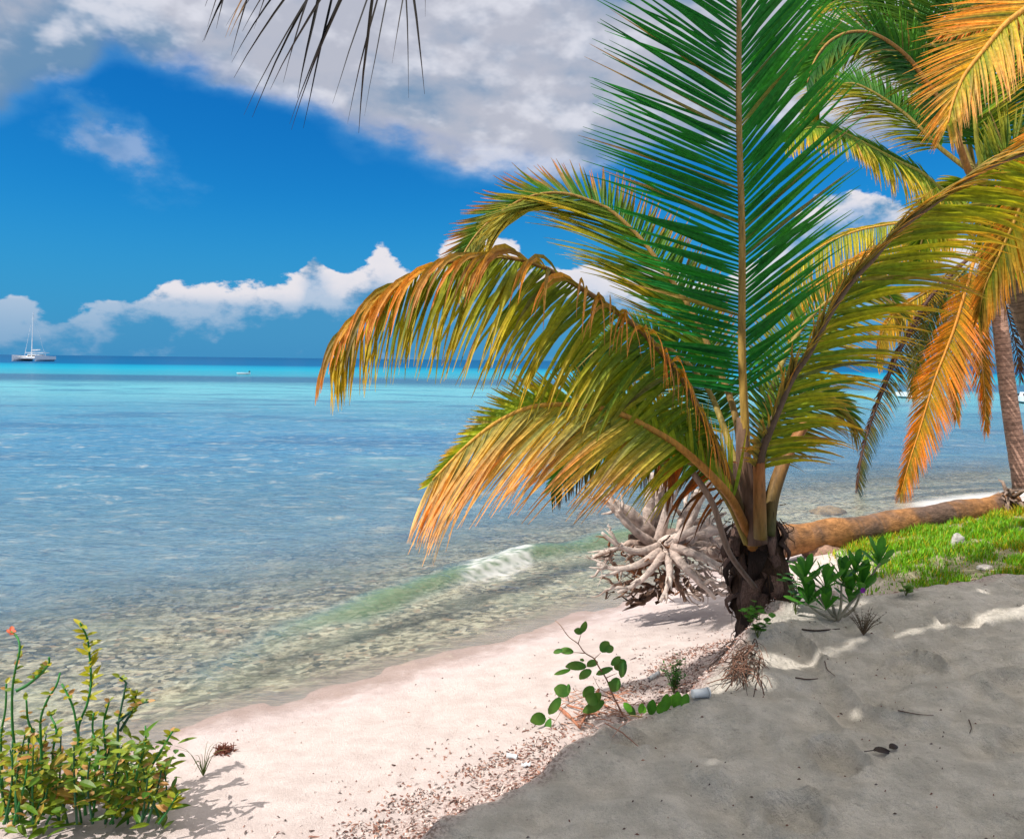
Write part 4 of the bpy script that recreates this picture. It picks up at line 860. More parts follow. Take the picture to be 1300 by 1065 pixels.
# central boss
mb = MB(); S, _ = spline([at(800, 690, dd + .15), at(822, 688, dd + .1), at(850, 690, dd), at(885, 692, dd - .05), at(930, 700, dd + .1)], 36)
mb.tube(S, [.08 + .08 * math.sin(math.pi * min(1, i / 22)) + (.03 if i > 20 else 0) for i in range(36)], 26, DB, c1=PK, bump=lambda p, a, i: .22 * mnoise.noise(p * 4) + .30 * mnoise.noise(p * 22))
mb.build('trunk', M_wood, ds, True)
A_ = [ # thick upper arms
 ([(832, 684, 7.5), (805, 655, 7.42), (780, 640, 7.36), (757, 633, 7.3)], .072, .03, PK, WH), ([(815, 675, 7.5), (790, 655, 7.5), (775, 640, 7.5), (765, 628, 7.5)], .066, .025, PK, WH),
 ([(826, 690, 7.55), (824, 655, 7.55), (826, 625, 7.52), (829, 602, 7.5)], .075, .04, PK, WH), ([(838, 690, 7.6), (838, 655, 7.65), (838, 630, 7.65), (836, 617, 7.65)], .07, .045, PK, PK),
 ([(862, 690, 7.55), (872, 658, 7.5), (884, 632, 7.48), (899, 611, 7.45)], .078, .03, PK, WH), ([(872, 662, 7.5), (862, 650, 7.5), (850, 640, 7.5)], .05, .02, PK, BR),
 ([(850, 685, 7.4), (870, 672, 7.35), (885, 660, 7.3), (900, 668, 7.25), (905, 690, 7.2)], .05, .035, WH, WH),
 ([(842, 692, 7.25), (865, 684, 7.18), (890, 676, 7.12), (915, 672, 7.12), (935, 680, 7.15)], .075, .05, WH, WH), ([(880, 700, 7.4), (905, 698, 7.35), (930, 700, 7.3), (955, 706, 7.3)], .08, .06, PK, PK),
 ([(835, 702, 7.2), (858, 712, 7.1), (880, 728, 7.02), (905, 738, 6.98)], .05, .03, WH, WH), ([(838, 706, 7.2), (852, 730, 7.1), (868, 748, 7.05), (888, 762, 7.0)], .045, .025, WH, WH),
 ([(842, 700, 7.15), (868, 716, 7.0), (895, 736, 6.95), (925, 748, 6.95)], .045, .02, WH, WH), ([(868, 695, 7.1), (874, 720, 7.0), (890, 742, 6.95), (905, 752, 6.9)], .024, .014, WH, WH),
 ([(890, 700, 7.1), (905, 715, 7.0), (925, 728, 6.95), (945, 738, 6.95)], .028, .018, WH, WH), ([(880, 705, 7.15), (895, 720, 7.0), (908, 735, 6.95)], .02, .012, WH, WH), ([(875, 725, 7.1), (900, 722, 7), (930, 735, 6.95), (948, 748, 6.95)], .02, .012, WH, WH),
 ([(885, 745, 7.1), (905, 752, 7.0), (930, 756, 6.95), (955, 758, 6.95)], .035, .02, PK, WH), ([(905, 745, 7.0), (925, 740, 7), (950, 742, 6.95)], .03, .018, WH, WH),
 # left tangle
 ([(828, 695, 7.35), (800, 690, 7.25), (780, 698, 7.2), (762, 705, 7.15), (752, 706, 7.12)], .06, .04, BR, WH), ([(790, 690, 7.25), (778, 700, 7.2), (768, 715, 7.15)], .03, .02, WH, WH), ([(782, 688, 7.25), (776, 675, 7.2), (772, 665, 7.2)], .025, .014, WH, WH),
 ([(820, 720, 7.3), (795, 722, 7.2), (770, 718, 7.12), (760, 725, 7.1), (750, 732, 7.08)], .035, .018, BR, WH), ([(812, 722, 7.2), (800, 708, 7.15), (806, 695, 7.15)], .03, .022, BR, PK), ([(800, 722, 7.2), (780, 715, 7.15), (768, 700, 7.1)], .026, .018, BR, PK),
 ([(830, 728, 7.2), (808, 728, 7.1), (790, 720, 7.05)], .03, .02, OB, OB), ([(830, 750, 7.25), (800, 748, 7.15), (775, 738, 7.1), (762, 735, 7.05)], .035, .016, BR, BR), ([(830, 745, 7.25), (810, 738, 7.15), (795, 740, 7.05), (786, 752, 7.0)], .03, .016, BR, BR),
 ([(840, 750, 7.2), (818, 756, 7.1), (802, 762, 7.05), (796, 766, 7.0)], .045, .03, DB, BR), ([(845, 740, 7.2), (830, 755, 7.1), (815, 765, 7.05), (800, 768, 7.0)], .05, .03, BR, DB), ([(855, 740, 7.15), (842, 758, 7.05), (832, 766, 7)], .04, .025, OB, DB),
 ([(850, 725, 7.15), (838, 740, 7.0), (846, 760, 6.95)], .045, .025, OB, BR), ([(858, 720, 7.15), (862, 742, 7.0), (870, 760, 6.95)], .04, .03, BR, BR), ([(870, 735, 7.15), (880, 750, 7.05), (895, 762, 6.95)], .04, .022, BR, PK),
 ([(822, 712, 7.2), (815, 698, 7.1), (826, 712, 7.05), (835, 722, 7)], .028, .015, WH, WH), ([(805, 745, 7.1), (800, 755, 7.0), (788, 757, 7.0)], .018, .01, BR, BR), ([(790, 722, 7.1), (786, 738, 7.02), (776, 742, 7)], .014, .008, PK, PK),
]
for a in A_: root(*a)
for pts_, a0_, a1_ in [([(836, 694, 7.2), (808, 700, 7.05), (782, 690, 6.98), (764, 676, 6.95)], .042, .012), ([(838, 700, 7.15), (812, 716, 6.98), (784, 722, 6.92), (758, 716, 6.9)], .044, .014), ([(842, 704, 7.1), (826, 724, 6.95), (806, 742, 6.9), (784, 752, 6.88)], .040, .012),
                  ([(848, 704, 7.1), (850, 728, 6.92), (846, 748, 6.88), (838, 764, 6.86)], .040, .014), ([(852, 700, 7.1), (872, 722, 6.92), (892, 742, 6.86), (908, 760, 6.85)], .044, .014), ([(854, 694, 7.1), (884, 704, 6.95), (912, 718, 6.88), (936, 732, 6.9)], .046, .016),
                  ([(850, 690, 7.15), (874, 676, 7.0), (900, 664, 6.95), (922, 650, 6.95)], .044, .012), ([(828, 690, 7.3), (804, 672, 7.2), (786, 650, 7.15), (772, 622, 7.1)], .048, .014), ([(836, 686, 7.35), (846, 650, 7.3), (850, 625, 7.28), (848, 600, 7.25)], .050, .014), ([(858, 690, 7.3), (878, 660, 7.25), (890, 636, 7.2), (906, 612, 7.2)], .048, .014)]:
    S2_, Ls_ = spline([at(*q) for q in pts_], 26); mb = MB(); ph = rg.uniform(0, 40)
    mb.tube(S2_, [a0_ + (a1_ - a0_) * (i / 25) for i in range(26)], 12, PK, c1=(.70, .60, .54), bump=lambda p, a, i: .22 * mnoise.noise(Vector((math.cos(a) * 3.5, math.sin(a) * 3.5, i * .05 + ph))) + .14 * mnoise.noise(p * 24))
    for _ in range(3):
        i = rg.randint(10, 22); dr = (S2_[i + 1] - S2_[i - 1]).normalized(); dv = (dr + Vector((rg.gauss(0, .6), rg.gauss(0, .5), rg.gauss(0, .6)))).normalized(); L_ = Ls_ * rg.uniform(.15, .35)
        mb.tube([S2_[i], S2_[i] + dv * L_ * .5, S2_[i] + (dv * .8 + dr * .4) * L_], [a0_ * .45, a0_ * .3, .004], 7, (.66, .56, .50))
    mb.build('root', M_wood, ds, True)
for k in range(120):   # small rootlets filling the tangle
    x = rg.uniform(770, 915); y = rg.uniform(690, 755); x2 = x + rg.uniform(-28, 28) + (x - 838) * .15; y2 = min(766, y + rg.uniform(-14, 26)); e = rg.uniform(6.98, 7.25)
    cc_ = WH if x > 850 and rg.random() < .7 else rg.choice([BR, DB, PK, OB])
    root([(x, y, e + .08), ((x + x2) / 2 + rg.uniform(-8, 8), (y + y2) / 2 + rg.uniform(-8, 8), e), (x2, y2, e - .04)], rg.uniform(.007, .022), .005, cc_, cc_, 7)

# ------------------------------------------------------------------ leafy plants
def leaf(mb, base, d, nrm, L, Wd, col, col2=None, fold=.15, curl=.25, seg=5, round_=False):
    d = Vector(d).normalized(); nrm = Vector(nrm); nrm = (nrm - d * nrm.dot(d)); nrm = nrm.normalized() if nrm.length > .01 else d.orthogonal().normalized()
    w = d.cross(nrm); p_ = Vector(base); rows = []; cols = []
    for i in range(seg + 1):
        f = i / seg
        if round_ == 'paddle': ww = Wd * .5 * max(.12, (f ** .75) * (1 - f ** 7) * 1.12)
        elif round_: ww = Wd * .5 * math.sin(math.pi * min(1, max(0, f * .96 + .03))) ** .55
        else: ww = Wd * .5 * (math.sin(math.pi * f ** .8) ** .8 if 0 < f < 1 else .03)
        rows += [p_ - w * ww + nrm * ww * fold, p_, p_ + w * ww + nrm * ww * fold]; c = lerp3(col, col2 or col, f); cols += [c, tuple(x * 1.15 for x in c), c]
        d = (d - nrm * curl / seg).normalized(); nrm = w.cross(d).normalized() * (1 if w.cross(d).dot(nrm) > 0 else -1); p_ = p_ + d * L / seg
    mb.add(rows, [(3 * i + j, 3 * i + j + 1, 3 * i + j + 4, 3 * i + j + 3) for i in range(seg) for j in (0, 1)], cols)

# sea lettuce shrub beside the palm
gs = gpix(1062, 786); rg = random.Random(31); e0 = (gs - CAM).dot(fw)
sh = empty('beach_shrub', gs, 'low shrub with thick paddle shaped green leaves beside the young palm base', 'shrub')
stems = [[(1062, 787), (1045, 765), (1030, 742), (1020, 730)], [(1062, 787), (1056, 765), (1050, 748)], [(1064, 787), (1068, 765), (1068, 742)], [(1064, 787), (1080, 765), (1098, 745), (1112, 722), (1120, 712)], [(1066, 787), (1084, 772), (1092, 755)], [(1060, 787), (1040, 778), (1022, 765)]]
tips = [(1022, 735, 1.1), (1048, 742, 1.1), (1070, 735, 1.1), (1116, 714, 1.1), (1094, 745, 1.1), (1026, 762, 1.0), (1086, 722, .9), (1048, 768, .9), (1078, 758, .9)]
mbs = MB(); mbl = MB()
for i, s_ in enumerate(stems):
    S, _ = spline([at(x, y, e0 + .03 * math.sin(i * 2 + k)) for k, (x, y) in enumerate(s_)], 12); mbs.tube(S, [.011 - .0005 * k for k in range(12)], 7, (.34, .30, .22))
for x, y, sc_ in tips:
    c = at(x, y, e0 + rg.uniform(-.08, .08))
    for k in range(10):
        a = k * 2.4 + rg.random(); r_ = .25 + .6 * k / 9
        dv = Vector((math.cos(a) * r_, math.sin(a) * r_, 1.1 - .75 * k / 9)); cc_ = lerp3((.03, .17, .02), (.08, .30, .03), rg.random())
        leaf(mbl, c - Vector((0, 0, .004 * k)), dv, Vector((-dv.x * .5, -dv.y * .5 - .2, 1)), .15 * sc_ * rg.uniform(.8, 1.1), .062 * sc_, cc_, lerp3(cc_, (.10, .30, .03), .5), seg=8, round_='paddle', curl=.1)
mbs.build('stem', M_stem, sh, True); mbl.build('foliage', M_leaf, sh, True)
mbf = MB(); fc = at(1095, 749, e0 - .12)
for k in range(6): leaf(mbf, fc, (math.cos(k * 1.05), -.5, math.sin(k * 1.05)), (0, -1, 0), .022, .016, (.36, .05, .50), seg=3)
mbf.build('flower', M_leaf, sh, True)

# little weed on the sand under it
def weed(px, py, h, n, col, label, cat='weed', spread=.5, leafL=.03, leafW=.014, name='beach_weed', group=None, nl=9, w=.0025, c2=None, d_off=0):
    g = gpix(px, py); o = empty(name, g, label, cat, group); a_ = MB(); l_ = MB()
    for k in range(n):
        a = rg.uniform(0, 6.28); sp = spread * rg.uniform(.1, 1); top = g + Vector((math.cos(a) * h * sp, math.sin(a) * h * sp, h * rg.uniform(.55, 1)))
        S, _ = spline([g, g.lerp(top, .5) + Vector((0, 0, h * .1)), top], 8); a_.tube(S, [w * (1 - .1 * i) for i in range(8)], 4, lerp3(col, (.2, .12, .06), .4))
        for j in range(nl):
            q = S[rg.randint(2, 7)]; b_ = rg.uniform(0, 6.28); dv = Vector((math.cos(b_), math.sin(b_), rg.uniform(.0, .8)))
            leaf(l_, q, dv, (0, 0, 1), leafL * rg.uniform(.6, 1.2), leafW, lerp3(col, c2 or tuple(x * 1.6 for x in col), rg.random()), seg=3)
    a_.build('stem', M_stem, o); l_.build('foliage', M_leaf, o); return o
rg = random.Random(33)
weed(1096, 806, .16, 34, (.07, .055, .04), 'small dry dark weed growing from the bare sand right of the leafy shrub', spread=.8, leafL=.018, leafW=.006)
weed(1150, 757, .09, 5, (.08, .18, .02), 'lone round leaved sprig on the sand lip at the edge of the grass', spread=.5, leafL=.07, leafW=.06, nl=2)
weed(855, 880, .26, 16, (.05, .16, .03), 'upright feathery green weed on the sand lip behind the round leaved sapling', spread=.4, leafL=.03, leafW=.012, nl=16)
weed(855, 878, .34, 2, (.16, .10, .08), 'thin dry flower stalk standing up out of the weeds at the sand lip', spread=.12, leafL=.014, leafW=.008, nl=30, w=.003)
weed(962, 812, .22, 7, (.05, .16, .02), 'green creeper climbing the foot of the young palm on the left side', spread=.4, leafL=.055, leafW=.045, nl=5)
weed(1010, 780, .34, 6, (.04, .15, .02), 'broad green leaves springing from the right foot of the young palm', spread=.35, leafL=.09, leafW=.055, nl=4)

# creeping bright leaves at the lip
g = gpix(838, 905); vo = empty('beach_vine', g, 'row of bright oval green leaves along the edge of the shaded sand', 'vine'); l_ = MB(); s__ = MB()
e1 = (g - CAM).dot(fw)
for x, y, L_, an in [(802, 903, .055, -.8), (812, 905, .05, .3), (826, 907, .075, .1), (835, 905, .07, .5), (843, 903, .085, .2), (850, 902, .08, .35), (858, 900, .085, .1), (866, 898, .07, .4), (873, 898, .05, .6), (820, 905, .05, -.6)]:
    leaf(l_, at(x, y, e1 + rg.uniform(-.05, .05)), (math.sin(an), rg.uniform(-.2, .2), math.cos(an)), (rg.uniform(-.3, .3), -1, .3), L_, L_ * .62, lerp3((.06, .22, .02), (.12, .32, .03), rg.random()), round_=True)
s__.tube(spline([at(800, 908, e1), at(825, 910, e1), at(850, 906, e1), at(876, 900, e1)], 14)[0], .004, 5, (.2, .14, .07))
s__.build('stem', M_stem, vo); l_.build('foliage', M_leaf, vo)

# round leaved sapling
g = gpix(797, 915); e2 = (g - CAM).dot(fw)
sg = empty('sapling', g, 'thin reddish sapling with sparse round leaves leaning out over the beach litter', 'sapling'); s__ = MB(); l_ = MB()
def sz(x, y, k=640): return (640 + x * .2, 770 + y * .2)
ST = [[(755, 690), (720, 620), (690, 560), (650, 460), (600, 380), (573, 330), (510, 290), (470, 235), (410, 190), (355, 115), (325, 90)], [(573, 330), (615, 290)], [(470, 235), (490, 170)], [(510, 295), (440, 288)], [(690, 560), (610, 520), (565, 440)], [(720, 610), (620, 560), (520, 590)],
      [(600, 380), (590, 350)], [(660, 480), (700, 460)], [(700, 580), (560, 560), (400, 620), (340, 700), (250, 830), (150, 830)], [(410, 600), (400, 560)], [(320, 720), (280, 700)], [(650, 450), (720, 420)], [(800, 640), (860, 600), (900, 660)]]
for i, q in enumerate(ST):
    S, _ = spline([at(*sz(x, y), e2 + .03 * math.sin(k * .7 + i)) for k, (x, y) in enumerate(q)], max(6, 4 * len(q))); n_ = len(S)
    r_ = .0065 if i == 0 else .0032; s__.tube(S, [r_ * (1 - .75 * k / n_) for k in range(n_)], 6, (.26, .13, .09), c1=(.30, .18, .12))
LV = [(490, 165, 520, 100, .8), (500, 160, 445, 150, .8), (615, 285, 665, 220, 1.25), (640, 280, 700, 255, .9), (440, 288, 350, 270, .95), (370, 275, 312, 290, .6), (520, 375, 405, 370, 1.15), (420, 400, 325, 425, .4), (490, 345, 500, 330, .5), (590, 345, 530, 370, 1.0), (550, 400, 480, 450, 1.1),
      (680, 370, 740, 315, .8), (690, 390, 575, 425, .8), (770, 340, 700, 400, 1.4), (770, 350, 735, 450, 1.0), (720, 450, 690, 540, 1.3), (415, 545, 320, 520, 1.5), (410, 490, 405, 555, .6), (355, 575, 285, 690, 1.15), (262, 700, 180, 720, 1.45), (295, 710, 255, 810, .9), (570, 510, 500, 570, 1.2), (600, 590, 520, 580, 1.5), (635, 600, 500, 670, 1.2), (560, 610, 600, 560, 1.2), (835, 680, 780, 640, 1.2), (720, 520, 665, 480, 1.0)]
for x0, y0, x1, y1, w_ in LV:
    a_ = at(*sz(x0, y0), e2 + rg.uniform(-.05, .05)); b_ = at(*sz(x1, y1), e2 + rg.uniform(-.08, .03)); L_ = (b_ - a_).length
    leaf(l_, a_, b_ - a_, (rg.uniform(-.6, .6), -.8, rg.uniform(.2, 1)), L_, max(.028, .052 * w_), lerp3((.035, .15, .03), (.06, .20, .03), rg.random()), (.10, .2, .04), round_=True, seg=6)
s__.build('stem', M_stem, sg); l_.build('foliage', M_leaf, sg, True)

# bush at bottom left
rg = random.Random(41); g = gpix(90, 1045); e3 = (g - CAM).dot(fw); print('bush depth', e3)
bu = empty('leafless_spurge_bush', g, 'yellow green bush with jointed succulent stems and small leaves at the bottom left corner', 'bush')
SG = (.03, .20, .035); SDK = (.02, .08, .04)
def bz(x, y): return (x / 4.333, 780 + y / 4.333)
BS = [[(90, 1100), (85, 800), (68, 600), (68, 420), (85, 300), (108, 200), (98, 130), (55, 88)], [(240, 1100), (225, 700), (225, 570), (260, 470), (310, 390), (330, 320)], [(470, 1100), (440, 750), (420, 600), (395, 490), (340, 380)], [(480, 900), (430, 650), (480, 490), (500, 380), (495, 250), (480, 130), (440, 45)],
      [(650, 1100), (650, 850), (650, 620), (690, 400), (690, 370), (660, 345)], [(660, 640), (730, 520), (750, 435)], [(640, 600), (720, 530), (770, 490), (815, 480)], [(90, 420), (160, 380), (230, 320), (268, 270), (270, 235)], [(20, 1100), (5, 700), (30, 520), (35, 380)], [(180, 1000), (230, 780), (330, 770), (420, 800), (540, 860), (640, 990)],
      [(300, 1100), (290, 780), (310, 640), (280, 560), (270, 530)], [(520, 1000), (540, 760), (510, 640), (515, 540)], [(580, 1000), (580, 740), (570, 600), (600, 480)], [(200, 1000), (240, 760), (160, 600), (145, 470)], [(760, 1100), (800, 900), (880, 760), (950, 640)], [(700, 1100), (760, 850), (800, 700), (800, 610)]]
s__ = MB(); l_ = MB(); SS = []
for i, q in enumerate(BS):
    dz_ = rg.uniform(-.18, .18)
    S, _ = spline([at(*bz(x, y), e3 + dz_ + .05 * math.sin(k + i)) for k, (x, y) in enumerate(q)], 6 * len(q)); SS.append(S)
    dk = SDK if i in (4, 5, 6, 9) else SG
    s__.tube(S, [.0066 * (1.15 - .5 * k / len(S)) * (1 + .12 * (k % 4 == 0)) for k in range(len(S))], 8, lerp3(dk, SDK, .3), c1=dk)
for k in range(60):
    x = rg.uniform(-60, 900) ** 1.0; y0 = 1150; top = rg.uniform(650, 960) + max(0, x - 500) * .25; dz_ = rg.uniform(-.3, .3)
    xx = x + rg.uniform(-120, 120); S, _ = spline([at(*bz(x, y0), e3 + dz_), at(*bz((x + xx) / 2 + rg.uniform(-30, 30), (y0 + top) / 2), e3 + dz_), at(*bz(xx, top), e3 + dz_ + rg.uniform(-.1, .1))], 14); SS.append(S)
    s__.tube(S, [.006 * (1.1 - .04 * j) for j in range(14)], 6, lerp3(SG, SDK, rg.random()))
for i, S in enumerate(SS):
    big = i < len(BS); nlv = (34 if i == 3 else 16) if big else 15
    for j in range(nlv):
        f = rg.uniform(.35, 1) if not (i == 3) else .52 + .46 * j / nlv; q = S[min(len(S) - 1, int(f * len(S)))]; b_ = rg.uniform(0, 6.28)
        dv = Vector((math.cos(b_), math.sin(b_) * .8, rg.uniform(.1, 1.1)))
        r_ = rg.random(); c = lerp3((.20, .26, .015), (.36, .34, .02), rg.random()) if r_ < .30 else (lerp3((.09, .22, .02), (.20, .28, .02), rg.random()) if r_ < .78 else lerp3((.45, .22, .08), (.50, .30, .14), rg.random()))
        if i == 3: c = lerp3((.26, .32, .01), (.38, .36, .02), rg.random())
        if i == 0 and f > .9: c = (.6, .10, .06)
        leaf(l_, q, dv, (rg.uniform(-.4, .4), -.5, 1), rg.uniform(.035, .07) * (.7 if big and i != 3 else 1.0) * (1 if i != 3 else 1.25), .024, c, lerp3(c, (.5, .3, .05), .25), fold=.3, seg=4)
for k in range(480):
    x = rg.uniform(0, 980); y = rg.uniform(660, 1180) if x > 450 else rg.uniform(820, 1180)
    if x > 700 and y < 600 + (x - 700) * .1: continue
    dv = Vector((rg.gauss(0, 1), rg.gauss(0, 1), rg.uniform(-.3, .8))); c = lerp3((.06, .16, .015), (.20, .26, .02), rg.random())
    if x < 420 and rg.random() < .35: c = lerp3((.28, .26, .02), (.42, .24, .08), rg.random())
    leaf(l_, at(*bz(x, y), e3 + rg.uniform(-.32, .3)), dv, (rg.uniform(-.4, .4), -.4, 1), rg.uniform(.04, .12), rg.uniform(.018, .036), c, fold=.35, seg=4)
fl = MB()
for k in range(9): leaf(fl, at(*bz(50 + rg.uniform(-22, 22), 88 + rg.uniform(-14, 18)), e3), (rg.gauss(0, 1), -.3, rg.gauss(0, .8)), (0, -1, .2), .016, .007, (.62, .16, .10), seg=3)
s__.build('stem', M_stem, bu, True); l_.build('foliage', M_leaf, bu); fl.build('flower', M_leaf, bu)

# grass tuft and dry weed clump near it
g = gpix(258, 985); o = empty('grass_tuft', g, 'thin grass tuft on the pale sand right of the bottom left bush', 'grass tuft'); mb = MB()
for k in range(16):
    a = rg.uniform(0, 6.28); L_ = rg.uniform(.10, .26); tip = g + Vector((math.cos(a) * L_ * rg.uniform(.2, .9), math.sin(a) * L_ * .5, L_ * rg.uniform(.4, 1)))
    mb.tube(spline([g, g.lerp(tip, .5) + Vector((0, 0, .05)), tip], 8)[0], [.0028 * (1 - .11 * i) for i in range(8)], 4, (.10, .15, .03))
mb.build('blade', M_stem, o)
g = gpix(285, 955); mb = MB()
for k in range(160):
    a = rg.uniform(0, 6.28); r_ = rg.uniform(0, .055); p0 = g + Vector((math.cos(a) * r_, math.sin(a) * r_, 0)); p1 = p0 + Vector((rg.gauss(0, .02), rg.gauss(0, .02), rg.uniform(.005, .045)))
    mb.tube([p0, (p0 + p1) / 2 + Vector((0, 0, .008)), p1], .0025, 4, lerp3((.22, .07, .05), (.12, .05, .03), rg.random()))
meta(mb.build('seaweed_clump', M_litter), 'small reddish brown seaweed clump lying on the sand beside the grass tuft', 'seaweed')

# ------------------------------------------------------------------ dead roots and twigs on the slope below the palm
g = gpix(925, 880); rg = random.Random(51); mb = MB()
for k in range(130):
    x0, y0 = rg.uniform(925, 968), rg.uniform(822, 868); x1 = x0 - rg.uniform(-22, 40); y1 = y0 + rg.uniform(-8, 26)
    a_ = gpix(x0, y0); b_ = gpix(x1, min(892, y1)); a_.z += rg.uniform(.0, .05); b_.z += rg.uniform(0, .03)
    c = lerp3((.10, .05, .035), (.24, .13, .09), rg.random()) if rg.random() < .65 else (.06, .04, .03)
    mb.tube(spline([a_, a_.lerp(b_, .5) + Vector((0, 0, rg.uniform(0, .05))), b_], 7)[0], [.0028 * rg.uniform(.4, 1.2)] * 7, 5, c)
meta(mb.build('dead_root_tangle', M_litter), 'tangle of dry brown fibrous roots spilling down the sand bank below the young palm', 'roots')
# fallen dry leaf ribs under the sapling
S0 = [((640 + 330 * .2, 770 + 640 * .2), (640 + 470 * .2, 770 + 800 * .2), .010), ((640 + 380 * .2, 770 + 690 * .2), (640 + 490 * .2, 770 + 795 * .2), .008), ((640 + 400 * .2, 770 + 640 * .2), (640 + 610 * .2, 770 + 720 * .2), .006),
      ((640 + 440 * .2, 770 + 720 * .2), (640 + 590 * .2, 770 + 700 * .2), .005), ((640 + 600 * .2, 770 + 540 * .2), (640 + 740 * .2, 770 + 660 * .2), .008), ((640 + 560 * .2, 770 + 620 * .2), (640 + 720 * .2, 770 + 680 * .2), .006), ((640 + 650 * .2, 770 + 560 * .2), (640 + 780 * .2, 770 + 620 * .2), .005), ((640 + 500 * .2, 770 + 680 * .2), (640 + 660 * .2, 770 + 700 * .2), .005)]
fr_ = None; mb = MB()
for (a, b_, r_) in S0:
    A1 = gpix(*a); B1 = gpix(640 + 480 * .2, 770 + 790 * .2) if r_ > .0075 else gpix(*b_); A1.z += .015; B1.z += .02; mb.tube([A1, A1.lerp(B1, .5) + Vector((0, 0, .01)), B1], [r_ * 1.2, r_, r_ * .7], 6, (.40, .17, .10))
for k in range(60):
    A1 = gpix(640 + rg.uniform(330, 780) * .2, 770 + rg.uniform(540, 760) * .2); a = rg.gauss(-.6, .5); L_ = rg.uniform(.05, .2); B1 = A1 + Vector((math.cos(a) * L_, math.sin(a) * L_, 0)); B1.z = float(ground_h(B1.x, B1.y)) + .02; A1.z += .01
    mb.tube([A1, A1.lerp(B1, .5) + Vector((0, 0, .012)), B1], [.003, .003, .0015], 4, lerp3((.38, .17, .11), (.5, .32, .25), rg.random()))
meta(mb.build('dry_palm_leaf', M_litter), 'broken reddish dry palm leaf lying under the round leaved sapling', 'dead leaf')

# ------------------------------------------------------------------ litter along the storm line (too many bits to count)
rs = np.random.default_rng(9); mb = MB()
xs_ = rs.uniform(-2.2, 3.6, 260000); ys_ = rs.uniform(2.0, 8.2, 260000)
L__ = sdist(LIP, xs_, ys_); dens = .8 * np.exp(-((L__ + .30) / .30) ** 2) + .7 * np.exp(-((L__ + .78 + .12 * fbm(xs_, ys_, 2, 2)) / .08) ** 2) + .03 * (L__ < 0) * (L__ > -1.3)
dens *= (.35 + 1.2 * (fbm(xs_, ys_, 4, 3) > -.15)) * (xs_ < 3.4); keep = rs.random(260000) < np.clip(dens, 0, 1) * .62; keep &= (L__ < .0)
xs_, ys_ = xs_[keep], ys_[keep]; hs_ = ground_h(xs_, ys_); print('litter', len(xs_))
pal = [(.20, .09, .07), (.32, .17, .13), (.10, .06, .05), (.62, .50, .46), (.72, .62, .58), (.40, .22, .16), (.16, .13, .12)]
for x, y, h in zip(xs_, ys_, hs_):
    c = pal[rs.integers(0, 7)]; a = rs.normal(0.6, .9); L_ = rs.uniform(.003, .013) * (2.4 if rs.random() < .08 else 1); w_ = rs.uniform(.0015, .005)
    d_ = Vector((math.cos(a), math.sin(a), rs.normal(0, .25))) * L_; e_ = Vector((-math.sin(a), math.cos(a), rs.normal(0, .4))) * w_; p_ = Vector((x, y, h + .004)); k = Vector((0, 0, rs.uniform(.002, .008)))
    mb.add([p_ - d_ - e_, p_ + d_ - e_ * .5, p_ + d_ * .9 + e_, p_ - d_ * .8 + e_, p_ + k], [(0, 1, 4), (1, 2, 4), (2, 3, 4), (3, 0, 4)], c)
meta(mb.build('beach_litter', M_litter), 'band of brown seaweed scraps, shell bits and twigs along the storm line', 'litter', kind='stuff')
# sparse dark scraps on the pale sand and on the trampled sand
mb = MB()
for k in range(1500):
    x = rs.uniform(-2.2, 5.2); y = rs.uniform(2.0, 8.5); s_ = float(sdist(SHORE, np.array([x]), np.array([y]))[0])
    if s_ < .35 or (s_ < 2.2 and rs.random() < .75): continue
    h = float(ground_h(x, y)); a = rs.normal(.5, .8); L_ = rs.uniform(.003, .011); p_ = Vector((x, y, h + .003)); d_ = Vector((math.cos(a), math.sin(a), 0)) * L_; e_ = Vector((-math.sin(a), math.cos(a), .2)) * L_ * .3
    mb.add([p_ - d_, p_ - e_, p_ + d_, p_ + e_, p_ + Vector((0, 0, .006))], [(0, 1, 4), (1, 2, 4), (2, 3, 4), (3, 0, 4)], pal[[0, 2, 2, 0, 5, 6][rs.integers(0, 6)]])
meta(mb.build('sand_debris', M_litter), 'scattered dark leaf crumbs and specks on the sand', 'debris', kind='stuff')

# twigs one can tell apart on the trampled sand
def twig(pts, r, col, label):
    P = [gpix(*q) for q in pts]
    for p_ in P: p_.z += r * .8
    mb = MB(); mb.tube(spline(P, 14)[0], [r * (1 - .04 * i) for i in range(14)], 6, col); meta(mb.build('twig', M_litter), label, 'twig')
twig([(1010, 863), (1025, 863), (1038, 862)], .004, (.08, .05, .04), 'short straight dark twig on the shaded sand below the sunlit strip')
twig([(1047, 841), (1050, 850), (1056, 856), (1060, 860)], .003, (.10, .06, .05), 'thin crooked twig pointing toward the viewer on the shaded sand')
twig([(1140, 906), (1165, 907), (1185, 910)], .003, (.14, .10, .08), 'long faint twig lying half buried in the middle of the shaded sand')
twig([(1018, 801), (1035, 802), (1050, 801), (1066, 799)], .006, (.05, .035, .03), 'dark root sticking from the sand bank at the foot of the young palm')
twig([(1230, 915), (1233, 925), (1231, 932)], .003, (.08, .05, .04), 'tiny dark twig near the right side of the shaded sand')
g = gpix(1130, 957); mb = MB()
leaf(mb, g + Vector((-.07, 0, .012)), (1, .1, .02), (.2, -.4, 1), .10, .035, (.03, .02, .018), seg=6, curl=.5); leaf(mb, g + Vector((.0, .01, .015)), (1, .4, .25), (0, -.6, 1), .06, .03, (.03, .018, .015), seg=5, curl=.6)
mb.tube([g + Vector((-.11, -.01, .01)), g + Vector((-.06, 0, .012))], .002, 4, (.03, .02, .02))
meta(mb.build('dry_leaf', M_leaf), 'curled blackish dead leaf lying alone on the shaded sand near the bottom', 'dead leaf')

